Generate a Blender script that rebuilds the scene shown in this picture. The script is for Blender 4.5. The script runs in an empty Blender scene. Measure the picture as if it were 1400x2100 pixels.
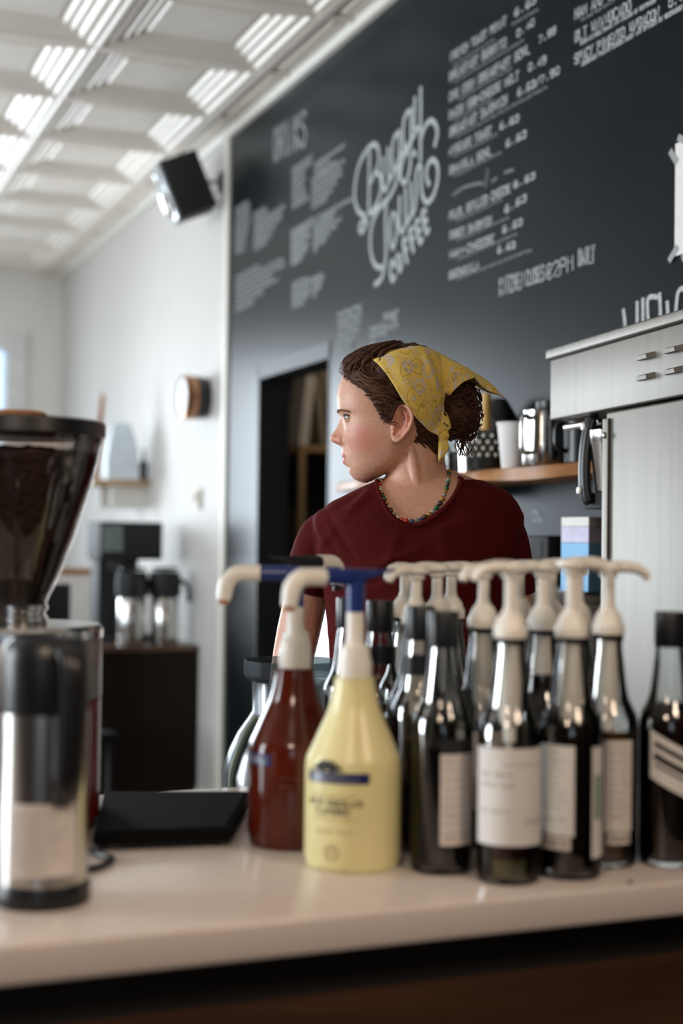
import bpy, bmesh, math, random
from mathutils import Vector, Matrix, noise
from mathutils.bvhtree import BVHTree
import numpy as np
random.seed(7); rng = np.random.default_rng(7)
SC = bpy.context.scene; COL = SC.collection; PI = math.pi

# ------------------------------------------------------------------ camera, world, lights, exposure
SC.view_settings.view_transform = 'Standard'; SC.view_settings.look = 'None'
SC.view_settings.gamma = 1; SC.view_settings.use_curve_mapping = False
SC.view_settings.exposure = 0.45
cam = bpy.data.cameras.new('camera'); camo = bpy.data.objects.new('camera', cam); COL.objects.link(camo); SC.camera = camo
cam.sensor_fit = 'VERTICAL'; cam.sensor_height = 36; cam.sensor_width = 24; cam.lens = 50
cam.clip_start = .05; cam.clip_end = 100
camo.matrix_world = Matrix.Translation((0, 0, 1.315)) @ (Matrix.Rotation(math.radians(-22.2), 4, 'Z') @ Matrix.Rotation(math.radians(91.08), 4, 'X') @ Matrix.Rotation(.012, 4, 'Z'))
cam.dof.use_dof = True; cam.dof.focus_distance = 2.6; cam.dof.aperture_fstop = 2.0

W = bpy.data.worlds.new('daylight'); SC.world = W; W.use_nodes = True
W.node_tree.nodes['Background'].inputs[0].default_value = (.72, .86, 1.0, 1); W.node_tree.nodes['Background'].inputs[1].default_value = 1.3

def area(name, loc, rot, sx, sy, power, col):
    l = bpy.data.lights.new(name, 'AREA'); l.shape = 'RECTANGLE'; l.size = sx; l.size_y = sy; l.energy = power; l.color = col
    o = bpy.data.objects.new(name, l); COL.objects.link(o); o.location = loc; o.rotation_euler = rot; return o
WIN_L = [(2.6, 4.3), (4.9, 6.6), (7.2, 8.9)]; WIN_B = [(-2.7, -1.2), (-.9, .5), (.75, 1.63)]           # daylight windows of the left wall (y from, to)
for i, (y0, y1) in enumerate(WIN_L):
    area('window_daylight', (-3.32, (y0 + y1) / 2, 1.75), (0, -PI / 2, 0), 2.1, y1 - y0, (165, 40, 26)[i], (1.0, .95, .885))
for (x0, x1), p_ in zip(WIN_B, (42, 150)): area('window_daylight', ((x0 + x1) / 2, 10.2, 1.8), (-PI / 2, 0, 0), x1 - x0, 1.7, p_, (1.0, .985, .95))
area('street_window_daylight', (-1.9, -3.9, 1.8), (PI / 2, 0, 0), 1.6, 1.8, 3, (1.0, .9, .8))
try:
    SC.cycles.use_denoising = True; SC.cycles.caustics_refractive = False; SC.cycles.caustics_reflective = False
    SC.cycles.max_bounces = 10; SC.cycles.transparent_max_bounces = 24; SC.cycles.sample_clamp_indirect = 6
except Exception: pass

# ------------------------------------------------------------------ materials
def mat(name, col, rough=.5, metal=0., var=.1, scale=18., bump=0., stretch=(1, 1, 1), spec=.5, **kw):
    m = bpy.data.materials.new(name); m.use_nodes = True; nt = m.node_tree; b = nt.nodes['Principled BSDF']
    tc = nt.nodes.new('ShaderNodeTexCoord'); mp = nt.nodes.new('ShaderNodeMapping'); mp.inputs['Scale'].default_value = stretch
    nt.links.new(tc.outputs['Object'], mp.inputs[0])
    nz = nt.nodes.new('ShaderNodeTexNoise'); nz.inputs['Scale'].default_value = scale; nz.inputs['Detail'].default_value = 5
    nt.links.new(mp.outputs[0], nz.inputs['Vector'])
    rp = nt.nodes.new('ShaderNodeValToRGB')
    c2 = kw.pop('col2', None)
    rp.color_ramp.elements[0].position = .3; rp.color_ramp.elements[1].position = .7
    rp.color_ramp.elements[0].color = [*(c * (1 - var) for c in col), 1]
    rp.color_ramp.elements[1].color = [*(c2 or [min(1, c * (1 + var)) for c in col]), 1]
    nt.links.new(nz.outputs['Fac'], rp.inputs[0]); nt.links.new(rp.outputs[0], b.inputs['Base Color'])
    b.inputs['Roughness'].default_value = rough; b.inputs['Metallic'].default_value = metal
    b.inputs['Specular IOR Level'].default_value = spec
    for k, v in kw.items(): b.inputs[k].default_value = v
    if bump:
        bp = nt.nodes.new('ShaderNodeBump'); bp.inputs['Strength'].default_value = bump; bp.inputs['Distance'].default_value = .004
        nt.links.new(nz.outputs['Fac'], bp.inputs['Height']); nt.links.new(bp.outputs[0], b.inputs['Normal'])
    return m
def glassy(name, tint=(1, 1, 1), gloss=1., rough=.03, body=None, amount=0.):
    """thin-walled glass: transparent, with a Fresnel-weighted reflection; an optional faint body colour"""
    m = bpy.data.materials.new(name); m.use_nodes = True; nt = m.node_tree; nt.nodes.remove(nt.nodes['Principled BSDF'])
    out = nt.nodes['Material Output']; tr = nt.nodes.new('ShaderNodeBsdfTransparent'); tr.inputs[0].default_value = (*tint, 1)
    gl = nt.nodes.new('ShaderNodeBsdfGlossy'); gl.inputs['Roughness'].default_value = rough
    lw = nt.nodes.new('ShaderNodeFresnel'); lw.inputs[0].default_value = 1.45
    mu = nt.nodes.new('ShaderNodeMath'); mu.operation = 'MULTIPLY'; mu.inputs[1].default_value = gloss; nt.links.new(lw.outputs[0], mu.inputs[0])
    src = tr
    if body:
        df = nt.nodes.new('ShaderNodeBsdfDiffuse'); df.inputs[0].default_value = (*body, 1)
        nz = nt.nodes.new('ShaderNodeTexNoise'); nz.inputs['Scale'].default_value = 30
        m2 = nt.nodes.new('ShaderNodeMath'); m2.operation = 'MULTIPLY'; m2.inputs[1].default_value = amount * 2; nt.links.new(nz.outputs['Fac'], m2.inputs[0])
        mb = nt.nodes.new('ShaderNodeMixShader'); nt.links.new(m2.outputs[0], mb.inputs[0]); nt.links.new(tr.outputs[0], mb.inputs[1]); nt.links.new(df.outputs[0], mb.inputs[2]); src = mb
    mx = nt.nodes.new('ShaderNodeMixShader'); nt.links.new(mu.outputs[0], mx.inputs[0])
    nt.links.new(src.outputs[0], mx.inputs[1]); nt.links.new(gl.outputs[0], mx.inputs[2]); nt.links.new(mx.outputs[0], out.inputs['Surface'])
    return m
def emit(name, col, k):
    m = mat(name, col, .4); b = m.node_tree.nodes['Principled BSDF']; b.inputs['Emission Color'].default_value = (*col, 1); b.inputs['Emission Strength'].default_value = k; return m
M = dict(
    wallb=mat('white_paint_lifted', (.88, .865, .82), .6, var=.02, scale=3),     wall=mat('white_paint', (.57, .55, .52), .6, var=.02, scale=3), rear=mat('brown_paint', (.10, .07, .055), .7),  # one white paint; the far-wall copy is lightened in place of more light
    ceil=mat('tin_ceiling_paint', (.85, .785, .70), .45, var=.04, scale=6), floor=mat('wood_floor', (.10, .06, .035), .4, var=.3, scale=6, stretch=(8, 1, 1)),
    board=mat('chalkboard_paint', (.0035, .0065, .0085), .30, var=.25, scale=2.2, col2=(.006, .0095, .0115), spec=.09), chalk=mat('chalk', (.44, .455, .46), .9, var=.35, scale=160),
    chalkdim=mat('faint_chalk', (.13, .145, .15), .9, var=.3, scale=160), chalkmid=mat('smudged_chalk', (.25, .265, .27), .9, var=.3, scale=120),
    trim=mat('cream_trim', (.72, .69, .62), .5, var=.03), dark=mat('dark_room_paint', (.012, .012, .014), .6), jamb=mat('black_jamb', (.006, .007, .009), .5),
    top=mat('white_laminate', (.72, .64, .60), .22, var=.03, scale=5), ply=mat('shade_strip_carcass', (.012, .010, .009), .5), wood=mat('brown_wood_panel', (.06, .026, .014), .5, var=.4, scale=5, stretch=(.5, 8, 8)),
    oak=mat('honey_wood', (.34, .14, .04), .45, var=.45, scale=14, stretch=(1, .25, 3)), pale=mat('pale_wood', (.45, .30, .16), .5, var=.2, scale=12), steel=mat('brushed_steel', (.205, .19, .168), .50, 1., var=.06, scale=40, stretch=(1, 1, .06)),
    flask=mat('flask_steel', (.66, .64, .61), .24, 1., var=.05, scale=40, stretch=(1, 1, .06)), chrome=mat('polished_steel', (.60, .59, .57), .2, 1., var=.03), black=mat('black_plastic', (.008, .009, .011), .35), matte=mat('matt_black', (.006, .006, .007), .7), rubber=mat('black_rubber', (.005, .005, .005), .75, bump=.5, scale=260, spec=.05),
    cream=mat('cream_plastic', (.83, .80, .735), .32, var=.03), blue=mat('blue_plastic', (.008, .026, .17), .3), navy=mat('navy_print', (.012, .016, .11), .4), paper=mat('white_paper', (.74, .72, .70), .7, var=.04), label=mat('label_paper', (.70, .64, .60), .6, var=.05),
    ink=mat('black_ink', (.03, .027, .025), .7), greyink=mat('grey_ink', (.24, .20, .17), .7), brownink=mat('brown_ink', (.33, .22, .11), .7), white_choc=mat('white_chocolate', (.80, .725, .37), .3, var=.03, **{'Subsurface Weight': .15}), choc=mat('caramel_brown', (.085, .010, .003), .15, var=.3),
    dchoc=mat('dark_chocolate', (.012, .005, .003), .2), syrup=mat('dark_syrup', (.010, .005, .004), .12), amber=mat('amber_syrup', (.10, .045, .010), .12), pale_syrup=mat('green_syrup', (.20, .175, .065), .15), wine=mat('wine_syrup', (.06, .012, .012), .15), blacksyrup=mat('black_syrup', (.006, .006, .008), .12),
    glass=glassy('clear_glass', (.978, .982, .978), 1.05), smoke=glassy('smoky_plastic', (.50, .54, .56), .2, .2, (.30, .36, .40), .10), hopper=glassy('tinted_hopper', (.93, .88, .85), .9, .05), pane=glassy('window_glass', (.9, .95, 1), .6),
    beans=mat('coffee_beans', (.022, .012, .008), .4, bump=1., scale=120), red=mat('red_enamel', (.12, .006, .005), .3), grey=mat('grey_metal', (.30, .29, .28), .4, .7), copper=mat('copper', (.45, .24, .14), .25, 1.),
    silver=mat('silver_plastic', (.42, .44, .45), .3, .6), white=mat('white_enamel', (.74, .72, .67), .35, var=.03), lblue=mat('light_blue_card', (.20, .45, .72), .6), lav=mat('lavender_card', (.55, .52, .68), .6), bag=mat('pale_blue_bag', (.66, .74, .80), .5), green=mat('green_plastic', (.02, .16, .08), .4), greeni=mat('green_ink', (.04, .2, .06), .6),
    bamboo=mat('bamboo', (.50, .30, .08), .5, var=.2), redink=mat('red_ink', (.30, .03, .02), .6), tan=mat('tan_card', (.42, .30, .18), .7), manila=mat('manila_card', (.36, .31, .24), .7), screen=mat('grey_display', (.16, .19, .19), .4), bulb=emit('warm_bulb', (1.0, .55, .22), 14.), wfr=mat('window_frame_paint', (.8, .8, .8), .4))

# ------------------------------------------------------------------ mesh builder
class MB:
    def __init__(s): s.v = []; s.f = []
    def add(s, vs, fs, mtx=None):
        n = len(s.v); s.v += [tuple(mtx @ Vector(p)) if mtx else tuple(p) for p in vs]; s.f += [tuple(n + i for i in f) for f in fs]; return s
    def box(s, x0, x1, y0, y1, z0, z1, mtx=None, b=0.):
        if b <= 0:
            return s.add([(x0, y0, z0), (x1, y0, z0), (x1, y1, z0), (x0, y1, z0), (x0, y0, z1), (x1, y0, z1), (x1, y1, z1), (x0, y1, z1)], [(3, 2, 1, 0), (4, 5, 6, 7), (0, 1, 5, 4), (1, 2, 6, 5), (2, 3, 7, 6), (3, 0, 4, 7)], mtx)
        bm = bmesh.new(); r = bmesh.ops.create_cube(bm, size=1)
        for v in bm.verts: v.co = Vector(((x0 + x1) / 2 + v.co.x * (x1 - x0), (y0 + y1) / 2 + v.co.y * (y1 - y0), (z0 + z1) / 2 + v.co.z * (z1 - z0)))
        bmesh.ops.bevel(bm, geom=list(bm.edges), offset=b, segments=3, affect='EDGES', profile=.5)
        bm.verts.index_update(); s.add([v.co[:] for v in bm.verts], [[v.index for v in f.verts] for f in bm.faces], mtx); bm.free(); return s
    def lathe(s, prof, seg=40, c=(0, 0, 0), mtx=None, cap=True):
        vs = []; fs = []; n = len(prof)
        for i in range(seg):
            a = 2 * PI * i / seg
            for r, z in prof: vs.append((c[0] + r * math.cos(a), c[1] + r * math.sin(a), c[2] + z))
        for i in range(seg):
            j = (i + 1) % seg
            for k in range(n - 1): fs.append((i * n + k, j * n + k, j * n + k + 1, i * n + k + 1))
        if cap and prof[0][0] > 1e-6: fs.append([i * n for i in range(seg)][::-1])
        if cap and prof[-1][0] > 1e-6: fs.append([i * n + n - 1 for i in range(seg)])
        return s.add(vs, fs, mtx)
    def tube(s, pts, r, seg=10, mtx=None, flat=1., caps=True, up=None):
        pts = [Vector(p) for p in pts]; n = len(pts); rr = r if hasattr(r, '__len__') else [r] * n
        vs = []; fs = []; prev = None
        for i, p in enumerate(pts):
            t = (pts[min(i + 1, n - 1)] - pts[max(i - 1, 0)]).normalized()
            if prev is None:
                a = Vector(up) if up else (Vector((0, 0, 1)) if abs(t.z) < .9 else Vector((0, 1, 0)))
                nx = t.cross(a).normalized()
            else: nx = (prev - t * prev.dot(t)).normalized()
            prev = nx; ny = t.cross(nx)
            for k in range(seg):
                a = 2 * PI * k / seg; vs.append(p + (nx * math.cos(a) + ny * math.sin(a) * flat) * rr[i])
        for i in range(n - 1):
            for k in range(seg): fs.append((i * seg + k, i * seg + (k + 1) % seg, (i + 1) * seg + (k + 1) % seg, (i + 1) * seg + k))
        if caps: fs.append(list(range(seg))[::-1]); fs.append([(n - 1) * seg + k for k in range(seg)])
        return s.add(vs, fs, mtx)
    def ball(s, c, r, seg=20, rings=12, mtx=None):
        rx, ry, rz = r if hasattr(r, '__len__') else (r, r, r); vs = [(c[0], c[1], c[2] - rz)]; fs = []
        for i in range(1, rings):
            ph = -PI / 2 + PI * i / rings
            for k in range(seg): vs.append((c[0] + rx * math.cos(ph) * math.cos(2 * PI * k / seg), c[1] + ry * math.cos(ph) * math.sin(2 * PI * k / seg), c[2] + rz * math.sin(ph)))
        vs.append((c[0], c[1], c[2] + rz)); top = len(vs) - 1
        for k in range(seg): fs.append((0, 1 + (k + 1) % seg, 1 + k)); fs.append((top, top - seg + k, top - seg + (k + 1) % seg))
        for i in range(rings - 2):
            for k in range(seg): fs.append((1 + i * seg + k, 1 + i * seg + (k + 1) % seg, 1 + (i + 1) * seg + (k + 1) % seg, 1 + (i + 1) * seg + k))
        return s.add(vs, fs, mtx)
    def prism(s, poly, z0, z1, mtx=None):      # polygon in xy, extruded along z
        n = len(poly); return s.add([(x, y, z0) for x, y in poly] + [(x, y, z1) for x, y in poly], [tuple(range(n))[::-1], tuple(range(n, 2 * n))] + [(i, (i + 1) % n, n + (i + 1) % n, n + i) for i in range(n)], mtx)
    def loft(s, rings, close=True, mtx=None):
        n = len(rings[0]); vs = [p for r in rings for p in r]; fs = []
        for i in range(len(rings) - 1):
            for k in range(n): fs.append((i * n + k, i * n + (k + 1) % n, (i + 1) * n + (k + 1) % n, (i + 1) * n + k))
        if close: fs.append(tuple(range(n))[::-1]); fs.append(tuple((len(rings) - 1) * n + k for k in range(n)))
        return s.add(vs, fs, mtx)
    def mesh(s, name):
        me = bpy.data.meshes.new(name); me.from_pydata([tuple(p) for p in s.v], [], [list(f) for f in s.f]); me.validate(); me.update(); return me
    def build(s, name, m, parent=None, smooth=True, angle=40, loc=None, label=None):
        me = s.mesh(name); bm = bmesh.new(); bm.from_mesh(me); bmesh.ops.recalc_face_normals(bm, faces=bm.faces); bm.to_mesh(me); bm.free()
        return link(name, me, m, parent, smooth, angle, loc, label)
def link(name, me, m, parent=None, smooth=True, angle=40, loc=None, label=None):
    o = bpy.data.objects.new(name, me); COL.objects.link(o); me.materials.append(M[m] if isinstance(m, str) else m)
    if smooth and len(me.polygons):
        me.polygons.foreach_set('use_smooth', [True] * len(me.polygons))
        if angle < 180: me.set_sharp_from_angle(angle=math.radians(angle))
    if parent: o.parent = parent
    if loc: o.location = loc
    if label: o['label'] = label
    return o
def tag(o, label, cat, group=None, kind=None):
    o['label'] = label; o['category'] = cat
    if group: o['group'] = group
    if kind: o['kind'] = kind
    return o
def thing(name, label, cat, loc=(0, 0, 0), rz=0., group=None):
    o = bpy.data.objects.new(name, None); COL.objects.link(o); o.location = loc; o.rotation_euler = (0, 0, rz); o.empty_display_size = .05
    return tag(o, label, cat, group)
def struct(name, mb, m, **k):
    o = mb.build(name, m, **k); o['kind'] = 'structure'; return o
def dup(root, loc, rz, label, group=None):
    r = root.copy(); COL.objects.link(r); r.location = loc; r.rotation_euler = (0, 0, rz); r['label'] = label
    if group: r['group'] = group
    for ch in list(root.children):
        c = ch.copy(); COL.objects.link(c); c.parent = r
        for g in list(ch.children):
            d = g.copy(); COL.objects.link(d); d.parent = c
    return r
def spline(pts, n=8):                 # Catmull-Rom
    P = [Vector(p) for p in pts]; out = []
    for i in range(len(P) - 1):
        a, b, c, d = P[max(i - 1, 0)], P[i], P[i + 1], P[min(i + 2, len(P) - 1)]
        for k in range(n):
            t = k / n; out.append(.5 * ((2 * b) + (c - a) * t + (2 * a - 5 * b + 4 * c - d) * t * t + (3 * b - a - 3 * c + d) * t ** 3))
    return out + [P[-1]]

# ------------------------------------------------------------------ stroke lettering
GL = {'A': '002640 1232', 'B': '00063645443303 334241300 0', 'C': '4536160501103041', 'D': '00062644422000', 'E': '46060040 0333', 'F': '460600 0333', 'G': '45361605011030414323', 'H': '0006 4046 0343', 'I': '2026', 'J': '464130100 1', 'K': '0006 460340', 'L': '060040', 'M': '0006234640', 'N': '00064046', 'O': '163645413010010516', 'P': '00063645443303', 'Q': '163645413010010516 2240', 'R': '00063645443303 2340', 'S': '4536160504334241301001', 'T': '0646 2620', 'U': '060110304146', 'V': '062046', 'W': '0610233046', 'X': '0046 0640', 'Y': '062346 2320', 'Z': '06460040', '0': '163645413010010516', '1': '152620', '2': '05163645440040', '3': '05163645443323 3342413010 01', '4': '30360242', '5': '4606033443413010 01', '6': '36160401103041423302', '7': '064610', '8': '13334445361605041302011030414233 13', '9': '10304245361605041343', '.': '2021', ',': '2110', '/': '0046', '+': '1333 2422', '@': '3444 342413123244 443010 01051646 ', '-': '1333', "'": '2625', '·': '2322'}
GL['B'] = '00063645443303 3342413000'; GL['J'] = '4641301001'; GL['3'] = '05163645443323 334241301001'; GL['5'] = '460603344341301001'; GL['8'] = '1333444536160504130201103041423313'; GL['@'] = '3424121222323444 4130100105163645'
def glyph(ch): return [[(int(g[i]), int(g[i + 1])) for i in range(0, len(g) - 1, 2)] for g in GL.get(ch, '').split()]
def strokes(text, width, height, jit=.0, slope=0.):
    """polylines of a text fitted in a box of the given width and height, from the origin"""
    n = len(text); adv = width / max(n - .2, .8); cw = adv * .74; out = []
    for i, ch in enumerate(text):
        for st in glyph(ch):
            out.append([(i * adv + x / 4 * cw + random.uniform(-jit, jit) * cw, y / 6 * height + random.uniform(-jit, jit) * height * .6) for x, y in st])
    return out
def scribble(width, height):
    out = []; x = 0
    while x < width:
        w_ = min(random.uniform(2.2, 5) * height, width - x); n = max(2, int(w_ / height * 2.2)); pl = []
        for k in range(n + 1): pl.append((x + w_ * k / n, random.uniform(.0, .25) * height if k % 2 else random.uniform(.75, 1.) * height))
        out.append(pl); x += w_ + height * .9
    return out
def ribbon(mb, pts2, wid, to3, nrm_off=0.):
    """a flat pen stroke along 2-D points; to3 maps a 2-D point to the surface"""
    n = len(pts2); L = []; R = []
    for i in range(n):
        a = pts2[max(i - 1, 0)]; b = pts2[min(i + 1, n - 1)]; dx, dy = b[0] - a[0], b[1] - a[1]; l = math.hypot(dx, dy) or 1e-9; dx /= l; dy /= l
        e = (wid / 2 if i == n - 1 else 0) - (wid / 2 if i == 0 else 0)
        p = (pts2[i][0] + dx * e, pts2[i][1] + dy * e)
        L.append(to3((p[0] - dy * wid / 2, p[1] + dx * wid / 2))); R.append(to3((p[0] + dy * wid / 2, p[1] - dx * wid / 2)))
    mb.add(L + R, [(i, i + 1, n + i + 1, n + i) for i in range(n - 1)])
CHALK_LINES=[('FRENCH TOAST POINT', 3.905, 2.789, 3.555, 2.786, 0.023, 0.0095),
('6.63', 3.505, 2.791, 3.385, 2.791, 0.018, 0.0095),
('BREAKFAST BURRITO', 3.913, 2.729, 3.554, 2.724, 0.025, 0.0095),
('8.40', 3.492, 2.729, 3.394, 2.732, 0.018, 0.0095),
('CHX CORN BREAKFAST BOWL', 3.912, 2.666, 3.42, 2.662, 0.024, 0.0095),
('7.95', 3.367, 2.672, 3.28, 2.671, 0.018, 0.0095),
('BACON EGG+CHEESE MELT', 3.911, 2.611, 3.479, 2.607, 0.023, 0.0095),
('8.49', 3.424, 2.612, 3.329, 2.607, 0.019, 0.0095),
('BREAKFAST SANDWICH', 3.906, 2.555, 3.545, 2.557, 0.025, 0.0095),
('6.63/7.90', 3.483, 2.559, 3.26, 2.557, 0.019, 0.0095),
('AVOCADO TOAST', 3.908, 2.499, 3.637, 2.494, 0.022, 0.0095),
('6.63', 3.584, 2.492, 3.476, 2.488, 0.018, 0.0095),
('GRANOLA BOWL', 3.906, 2.438, 3.636, 2.434, 0.023, 0.0095),
('6.63', 3.548, 2.432, 3.432, 2.433, 0.018, 0.0095),
('PEARL GRILLED CHEESE', 3.903, 2.297, 3.52, 2.299, 0.023, 0.0095),
('6.63', 3.5, 2.305, 3.381, 2.306, 0.016, 0.0095),
('TURKEY SANDWICH', 3.902, 2.237, 3.631, 2.232, 0.021, 0.0095),
('6.63', 3.55, 2.245, 3.428, 2.255, 0.018, 0.0095),
('HAM+CHEESE', 3.897, 2.178, 3.615, 2.175, 0.021, 0.0095),
('6.63', 3.563, 2.19, 3.449, 2.193, 0.017, 0.0095),
('QUESADILLA', 3.899, 2.115, 3.707, 2.115, 0.021, 0.0095),
('6.63', 3.591, 2.138, 3.489, 2.136, 0.017, 0.0095),
('KITCHEN', 3.577, 2.015, 3.442, 2.015, 0.045, 0.013),
('CLOSES', 3.426, 2.018, 3.329, 2.018, 0.041, 0.013),
('@2PM', 3.316, 2.017, 3.182, 2.021, 0.039, 0.013),
('DAILY', 3.154, 2.025, 3.08, 2.023, 0.043, 0.013),
('HAM AND SWISS', 3.182, 2.676, 2.934, 2.669, 0.024, 0.0095),
('BLT W/AVOCADO', 3.181, 2.615, 2.925, 2.611, 0.026, 0.0095),
('SPICY PIMENTO W/BACON', 3.182, 2.557, 2.807, 2.555, 0.024, 0.0095),
('8.45', 2.768, 2.563, 2.696, 2.563, 0.018, 0.0095),
('DRINKS', 5.531, 2.872, 5.167, 2.849, 0.135, 0.013),
('~', 3.887, 2.764, 3.625, 2.761, 0.009, 0.006),
('~', 3.521, 2.769, 3.374, 2.763, 0.008, 0.006),
('~', 3.88, 2.71, 3.453, 2.703, 0.01, 0.006),
('~', 3.852, 2.649, 3.518, 2.646, 0.009, 0.006),
('~', 3.884, 2.595, 3.633, 2.591, 0.007, 0.006),
('~', 3.869, 2.538, 3.323, 2.534, 0.011, 0.006),
('~', 3.881, 2.483, 3.601, 2.479, 0.009, 0.006),
('~', 3.873, 2.421, 3.571, 2.421, 0.009, 0.006),
('~', 3.857, 2.282, 3.571, 2.283, 0.009, 0.006),
('~', 3.855, 2.221, 3.527, 2.223, 0.009, 0.006),
('~', 3.847, 2.161, 3.481, 2.168, 0.009, 0.006),
('~', 3.852, 2.101, 3.399, 2.107, 0.011, 0.006),
('BACON,LETTUCE,TOMATO AND AVOCADO ON SOURDOUGH', 3.156, 2.599, 2.821, 2.596, 0.009, 0.006),
('HOUSEMADE PIMENTO CHEESE,BACON AND SPINACH ON SOURDOUGH', 3.148, 2.542, 2.714, 2.542, 0.01, 0.006),
('~', 3.153, 2.658, 2.998, 2.656, 0.009, 0.006),
('~', 5.312, 2.778, 5.095, 2.778, 0.014, 0.009),
('~', 5.311, 2.756, 5.105, 2.757, 0.014, 0.009),
('~', 5.311, 2.735, 5.179, 2.735, 0.014, 0.009),
('~', 5.31, 2.713, 5.167, 2.713, 0.014, 0.009),
('~', 5.309, 2.691, 5.188, 2.691, 0.014, 0.009),
('~', 5.308, 2.67, 5.171, 2.67, 0.014, 0.009),
('~', 5.307, 2.648, 5.154, 2.648, 0.014, 0.009),
('~', 5.307, 2.626, 5.132, 2.627, 0.014, 0.009),
('~', 5.063, 2.738, 4.768, 2.738, 0.013, 0.009),
('~', 5.062, 2.717, 4.911, 2.717, 0.014, 0.009),
('~', 5.061, 2.697, 4.842, 2.697, 0.013, 0.009),
('~', 5.092, 2.683, 4.757, 2.683, 0.013, 0.009),
('~', 5.091, 2.662, 4.794, 2.662, 0.013, 0.009),
('~', 5.091, 2.641, 4.793, 2.641, 0.013, 0.009),
('~', 5.09, 2.62, 4.84, 2.62, 0.014, 0.009),
('~', 5.089, 2.599, 4.868, 2.599, 0.014, 0.009),
('~', 5.088, 2.579, 4.936, 2.579, 0.013, 0.009),
('~', 5.314, 2.532, 4.984, 2.532, 0.012, 0.009),
('~', 5.314, 2.518, 5.009, 2.518, 0.011, 0.009),
('~', 5.313, 2.503, 5.112, 2.503, 0.012, 0.009),
('~', 5.313, 2.488, 5.127, 2.488, 0.012, 0.009),
('~', 5.312, 2.473, 5.095, 2.473, 0.012, 0.009),
('~', 5.312, 2.459, 5.158, 2.459, 0.011, 0.009),
('~', 5.311, 2.444, 5.115, 2.444, 0.012, 0.009),
('~', 5.311, 2.429, 5.136, 2.429, 0.012, 0.009),
('~', 5.31, 2.414, 5.178, 2.414, 0.012, 0.009),
('~', 5.31, 2.4, 5.199, 2.4, 0.011, 0.009),
('~', 5.066, 2.527, 4.688, 2.527, 0.013, 0.009),
('~', 5.065, 2.51, 4.836, 2.51, 0.013, 0.009),
('~', 5.065, 2.493, 4.864, 2.493, 0.013, 0.009),
('~', 5.064, 2.476, 4.788, 2.476, 0.013, 0.009),
('~', 5.063, 2.459, 4.834, 2.459, 0.013, 0.009),
('~', 5.063, 2.442, 4.902, 2.442, 0.013, 0.009),
('~', 5.062, 2.425, 4.941, 2.425, 0.013, 0.009),
('~', 5.062, 2.408, 5.031, 2.408, 0.013, 0.009),
('~', 5.295, 2.315, 5.121, 2.315, 0.013, 0.009),
('~', 5.295, 2.297, 5.079, 2.297, 0.014, 0.009),
('~', 5.294, 2.279, 5.099, 2.279, 0.014, 0.009),
('~', 5.293, 2.262, 5.088, 2.262, 0.013, 0.009),
('~', 5.293, 2.244, 5.108, 2.244, 0.014, 0.009),
('~', 5.292, 2.227, 5.161, 2.227, 0.013, 0.009),
('~', 5.068, 2.303, 4.966, 2.303, 0.013, 0.009),
('~', 5.068, 2.286, 4.956, 2.286, 0.013, 0.009),
('~', 5.067, 2.269, 4.975, 2.269, 0.013, 0.009),
('~', 5.067, 2.252, 4.995, 2.252, 0.013, 0.009),
('~', 5.066, 2.235, 5.025, 2.235, 0.013, 0.009),
('~', 6.041, 2.768, 5.877, 2.768, 0.018, 0.009),
('~', 6.04, 2.744, 5.849, 2.744, 0.018, 0.009),
('~', 6.039, 2.72, 5.848, 2.72, 0.017, 0.009),
('~', 6.038, 2.696, 5.847, 2.696, 0.017, 0.009),
('~', 6.037, 2.671, 5.846, 2.671, 0.018, 0.009),
('~', 6.036, 2.647, 5.858, 2.647, 0.018, 0.009),
('~', 6.035, 2.623, 5.891, 2.623, 0.017, 0.009),
('~', 6.034, 2.599, 5.903, 2.599, 0.017, 0.009),
('~', 6.033, 2.574, 5.922, 2.574, 0.018, 0.009),
('~', 5.781, 2.693, 5.628, 2.693, 0.017, 0.009),
('~', 5.78, 2.672, 5.615, 2.672, 0.017, 0.009),
('~', 5.779, 2.65, 5.399, 2.651, 0.017, 0.009),
('~', 5.778, 2.629, 5.421, 2.629, 0.017, 0.009),
('~', 5.777, 2.608, 5.444, 2.608, 0.017, 0.009),
('~', 5.777, 2.587, 5.502, 2.587, 0.017, 0.009),
('~', 5.776, 2.566, 5.562, 2.566, 0.017, 0.009),
('~', 5.775, 2.545, 5.61, 2.545, 0.016, 0.009),
('~', 6.028, 2.46, 5.707, 2.46, 0.018, 0.009),
('~', 6.027, 2.436, 5.414, 2.436, 0.018, 0.009),
('~', 6.026, 2.412, 5.39, 2.412, 0.017, 0.009),
('~', 6.025, 2.388, 5.531, 2.388, 0.017, 0.009),
('~', 6.024, 2.364, 5.47, 2.364, 0.017, 0.009),
('~', 6.023, 2.34, 5.652, 2.34, 0.017, 0.009),
('~', 6.022, 2.316, 5.779, 2.316, 0.017, 0.009),
('~', 4.805, 2.122, 4.595, 2.122, 0.018, 0.011),
('~', 4.804, 2.097, 4.585, 2.097, 0.017, 0.011),
('~', 4.803, 2.071, 4.602, 2.071, 0.018, 0.011),
('~', 4.802, 2.046, 4.61, 2.046, 0.018, 0.011),
('~', 4.801, 2.021, 4.636, 2.021, 0.018, 0.011),
('~', 4.801, 1.996, 4.662, 1.996, 0.018, 0.011),
('~', 4.39, 2.059, 4.279, 2.059, 0.016, 0.011),
('~', 4.39, 2.039, 4.286, 2.039, 0.016, 0.011),
('~', 4.389, 2.019, 4.278, 2.019, 0.017, 0.011),
('~', 4.506, 2.029, 4.341, 2.029, 0.017, 0.011),
('~', 4.505, 2.005, 4.373, 2.005, 0.017, 0.011),
('~', 4.504, 1.982, 4.462, 1.982, 0.017, 0.011)]
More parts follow.
